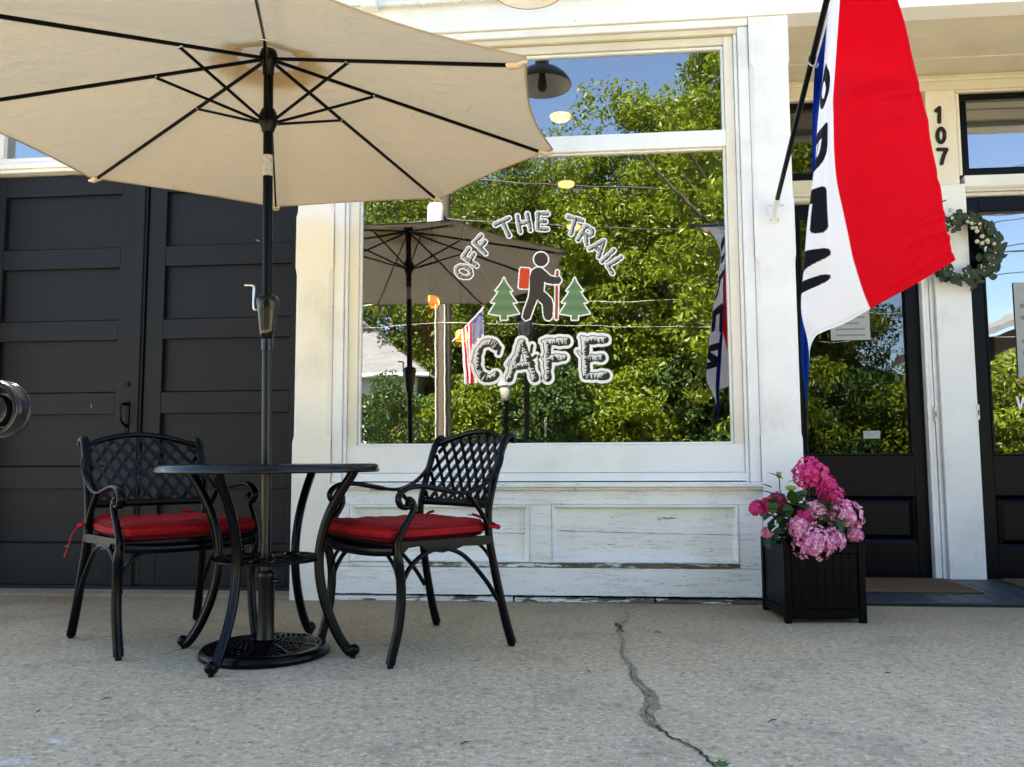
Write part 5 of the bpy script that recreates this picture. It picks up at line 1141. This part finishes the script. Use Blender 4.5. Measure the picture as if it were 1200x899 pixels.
for i, (x, y, v, s_) in enumerate(sspots):
    p0 = (sh0, sh1)[v]; o = p0 if v not in used_ else copy_tree(p0); used_.add(v); o.location = (x, y, -.03); o.scale = (s_,)*3; o.rotation_euler = (0, 0, i*1.1)
    lab = ('%s shrub from the left in the front row under the trees' % sn[i]) if i < 9 else ['dark shrub at the right corner of the white house', 'big dark shrub behind the front row, below the tall trees', 'big dark shrub behind the front row, nearest the white house', 'big dark shrub behind the front row, on the right', 'dark shrub left of the brown house', 'small dark shrub under the white house window', 'bright shrub beyond the left end of the white house'][i-9]
    tag(o, ('dark ' if v and i < 9 else 'bright ' if i < 9 else '')+lab, 'shrub', 'shrubs across the street')
# near street tree on the verge: long drooping sprays of big leaves
NT = empty('street_tree', (2.6, -10.0, -.01), 0, 'street tree with drooping branches of large bright leaves, nearest the cafe', 'tree')
tree_trunk('trunk', 5.6, .15, 14, NT, 9)
ncl = crown_clumps(.2, .1, 4.6, 1.7, 1.6, 4.0, 150, .38, 71, .35)
lc = leaf_cloud('crown', ncl, 80, .15, 72, M['leaf_b'], .5); lc.parent = NT
# shrub with light flowers close by on the left
NS = empty('verge_shrub', (-3.55, -9.7, -.01), 0, 'loose dark green shrub on the verge in front of the white house', 'shrub')
lc = leaf_cloud('foliage', crown_clumps(0, 0, 1.2, .75, .6, 1.15, 60, .24, 81, .3), 80, .085, 82, M['leaf_d']); lc.parent = NS; tree_trunk('stem', 1.6, .04, 6, NS, 8)
# white house with hipped roof
HS = empty('white_house', (-10.0, -24.5, 0), 0, 'white sided house with grey hipped roof across the street', 'house')
MB().box(-4.7, 4.7, -4, 4, 0, 3.3).build('wall', M['siding'], HS)
MB().add([(-5.1, -4.4, 3.3), (5.1, -4.4, 3.3), (5.1, 4.4, 3.3), (-5.1, 4.4, 3.3), (-1.5, 0, 6.0), (1.5, 0, 6.0)], [(0, 1, 5, 4), (1, 2, 5), (2, 3, 4, 5), (3, 0, 4), (3, 2, 1, 0)]).build('roof', M['shingle'], HS)
MB().tube([(-5.15, 4.45, 3.28), (5.15, 4.45, 3.28)], .07, 8).build('gutter', M['whitemetal'], HS)
for x in (-3.2, -.6, 2.0, 3.6):
    f_ = MB().box(x-.5, x+.5, 4.0, 4.05, 1.0, 2.4).build('window', M['whitemetal'], HS); MB().box(x-.42, x+.42, 4.051, 4.056, 1.08, 2.32).build('pane', M['darkwin'], f_)
MB().box(-2.3, -1.4, 4.0, 4.05, .1, 2.2).build('door', M['brownwall'], HS); MB().box(-.6, -.1, -.3, .2, 5.6, 6.7).build('chimney', M['brownwall'], HS)
# brown house to the right
BH = empty('brown_house', (15.2, -22.5, 0), 0, 'brown wooden house with gabled roof mirrored in the right-hand door', 'house')
MB().box(-3.4, 3.4, -3, 3, 0, 4.3).build('wall', M['brownwall'], BH)
MB().add([(-4.1, -3.4, 4.15), (-4.1, 3.4, 4.15), (0, 3.4, 5.7), (0, -3.4, 5.7), (4.1, 3.4, 4.15), (4.1, -3.4, 4.15), (-4.1, -3.4, 4.35), (-4.1, 3.4, 4.35), (0, 3.4, 5.9), (0, -3.4, 5.9), (4.1, 3.4, 4.35), (4.1, -3.4, 4.35)],
         [(0, 3, 2, 1), (3, 5, 4, 2), (6, 7, 8, 9), (9, 8, 10, 11), (1, 2, 8, 7), (2, 4, 10, 8), (0, 1, 7, 6), (5, 11, 10, 4), (3, 0, 6, 9), (5, 3, 9, 11)]).build('roof', M['shingle'], BH)
MB().add([(-3.4, 3.001, 4.28), (3.4, 3.001, 4.28), (0, 3.001, 5.65)], [(0, 1, 2)]).build('gable', M['brownwall'], BH)
for x in (-1.8, 1.6): f_ = MB().box(x-.5, x+.5, 3.0, 3.05, 2.2, 3.6).build('window', M['whitemetal'], BH); MB().box(x-.42, x+.42, 3.051, 3.056, 2.28, 3.52).build('pane', M['darkwin'], f_)
# utility poles, wires
def upole(x, y, h_, lab, cond=True):
    t = empty('utility_pole', (x, y, -.02), 0, lab, 'utility pole', 'wooden utility poles along the verge')
    MB().tube([(0, 0, 0), (0, 0, h_)], [.15, .11], 14).build('pole', M['polewood'], t)
    MB().box(-1.0, 1.0, -.14, -.04, h_-.7, h_-.58).build('crossarm', M['polewood'], t)
    for q in (-.9, -.45, .45, .9): MB().lathe([(.03, 0), (.05, .05), (.03, .12), (.001, .13)], (q, -.09, h_-.58), 10).build('insulator', M['whitemetal'], t)
    if cond:
        for dx in (-.13, .04): MB().tube(cr([(dx, .17, 0), (dx+.02, .18, 1.5), (dx, .17, 3.4), (dx-.02, .16, 4.6)], 3), .013, 8).build('conduit', M['wire_light'], t)
        MB().lathe([(.001, .0), (.14, 0), (.155, .1), (.155, .45), (.12, .52), (.001, .53)], (-.1, .32, 4.95), 16).build('transformer', M['whitemetal'], t)
upole(-2.72, -10.7, 9.5, 'wooden utility pole with pale conduits, beside the United States flag'); upole(-26, -10.7, 9.5, 'wooden utility pole far to the left along the verge', False); upole(17, -10.7, 9.5, 'wooden utility pole to the right along the verge', False)
def wire(pts, sag, r, m, lab):
    out = []
    for a, b in zip(pts[:-1], pts[1:]):
        a, b = Vector(a), Vector(b)
        for i in range(13): t = i/12; out.append(a.lerp(b, t)-Vector((0, 0, sag*4*t*(1-t))))
    tag(MB().tube(out, r, 5).build('overhead_wire', M[m], None), lab, 'wire', 'overhead wires')
xs_ = (-26, -2.72, 17)
for z, dy, sg, lab in ((8.93, -.09, .5, 'top street wire on the insulators'), (6.0, .1, .55, 'dark cable slung below the crossarms'), (5.2, .12, .5, 'lowest dark cable slung along the verge')):
    wire([(x, -10.7+dy, z) for x in xs_], sg, .014, 'wire', lab)
wire([(x, -10.55, 3.5+.12*i) for i, x in enumerate(xs_)], .12, .005, 'wire_light', 'pale bare wire at lamp height, upper'); wire([(x, -10.5, 3.15+.1*i) for i, x in enumerate(xs_)], .28, .004, 'wire_light', 'pale bare wire at lamp height, lower')
for k in range(5): wire([(-6+k*.4, -60, 12.5+k*.9), (34, -18+k*.4, 9.0+k*1.35)], 1.2, .022, 'wire', ['lowest', 'second lowest', 'middle', 'second highest', 'highest'][k]+' of the five slanting wires mirrored in the right-hand door')
# street lamps
def lamp(x, y, h_, capm, lab, lg='lampglass'):
    t = empty('street_lamp', (x, y, -.02), 0, lab, 'street lamp'); M_ = M['iron']
    MB().lathe([(.16, 0), (.16, .12), (.10, .2), (.075, .6), (.055, .7), (.045, h_-.65), (.07, h_-.62), (.05, h_-.55)], n=18).build('post', M_, t)
    MB().lathe([(.05, h_-.55), (.13, h_-.48), (.16, h_-.2), (.15, h_-.16)], n=18).build('lantern', M[lg], t)
    MB().lathe([(.19, h_-.16), (.20, h_-.12), (.11, h_-.02), (.10, h_+.03), (.03, h_+.05), (.001, h_+.10)], n=18).build('cap', capm, t)
M['lampglass'] = mat('lantern_glass', (.45, .43, .36), .15)
lamp(-1.18, -10.6, 3.45, M['iron'], 'black lantern street lamp on the verge, right of the utility pole', 'darkwin'); lamp(-2.25, -17.3, 2.85, M['whitemetal'], 'street lamp with pale cap across the road')
# United States flag hanging from the utility pole
UF = empty('national_flag', (-2.42, -10.50, 3.10), 0, 'United States flag hanging from a short staff on the utility pole', 'flag')
MB().tube([Vector((-.15, -.1, -.25)), Vector((.62, .25, .48))], .014, 8).build('staff', M['whitemetal'], UF)
NV2, NU2 = 150, 96; Vv, Uu = np.meshgrid(np.linspace(0, 1, NV2), np.linspace(0, 1, NU2), indexing='ij')
hx = .02+Uu*.52; X_ = .05+hx*(1-.15*Vv)+.10*Vv+.03*np.sin(Uu*14)*Vv; Z_ = -.02+.55*Uu*(1-.85*Vv)-1.25*Vv; Y_ = .02+.16*Uu+.06*np.sin(Uu*17+Vv*2)*(.3+Vv)
st_ = (np.floor(Uu*13) % 2 == 1); Cf = np.where(st_[..., None], np.array([.60, .01, .03]), np.array([.8, .8, .8])); can_ = (Uu > 6/13) & (Vv < .40); Cf[can_] = (.02, .03, .16)
stars = can_ & (np.hypot(((Uu-6/13)*13/7*9) % 1-.5, (Vv/.40*11) % 1-.5) < .27); Cf[stars] = .8
ii, jj = np.meshgrid(np.arange(NV2-1), np.arange(NU2-1), indexing='ij'); a = (ii*NU2+jj).ravel()
npmesh('flag_cloth', np.stack([X_, Y_, Z_], -1).reshape(-1, 3), np.stack([a, a+1, a+NU2+1, a+NU2], 1), M['flagcloth'], UF, True, Cf.reshape(-1, 3))
UF.scale = (.8, .8, .8)
# little green street sign
SG = empty('street_sign', (-1.2, -17.2, 0), 0, 'small green street sign on a thin post across the road', 'sign')
MB().tube([(0, 0, 0), (0, 0, 2.3)], .03, 8).build('post', M['whitemetal'], SG); MB().box(-.3, .3, .03, .05, 2.0, 2.25).build('sign_plate', mat('sign_green', (.01, .12, .05), .4), SG)
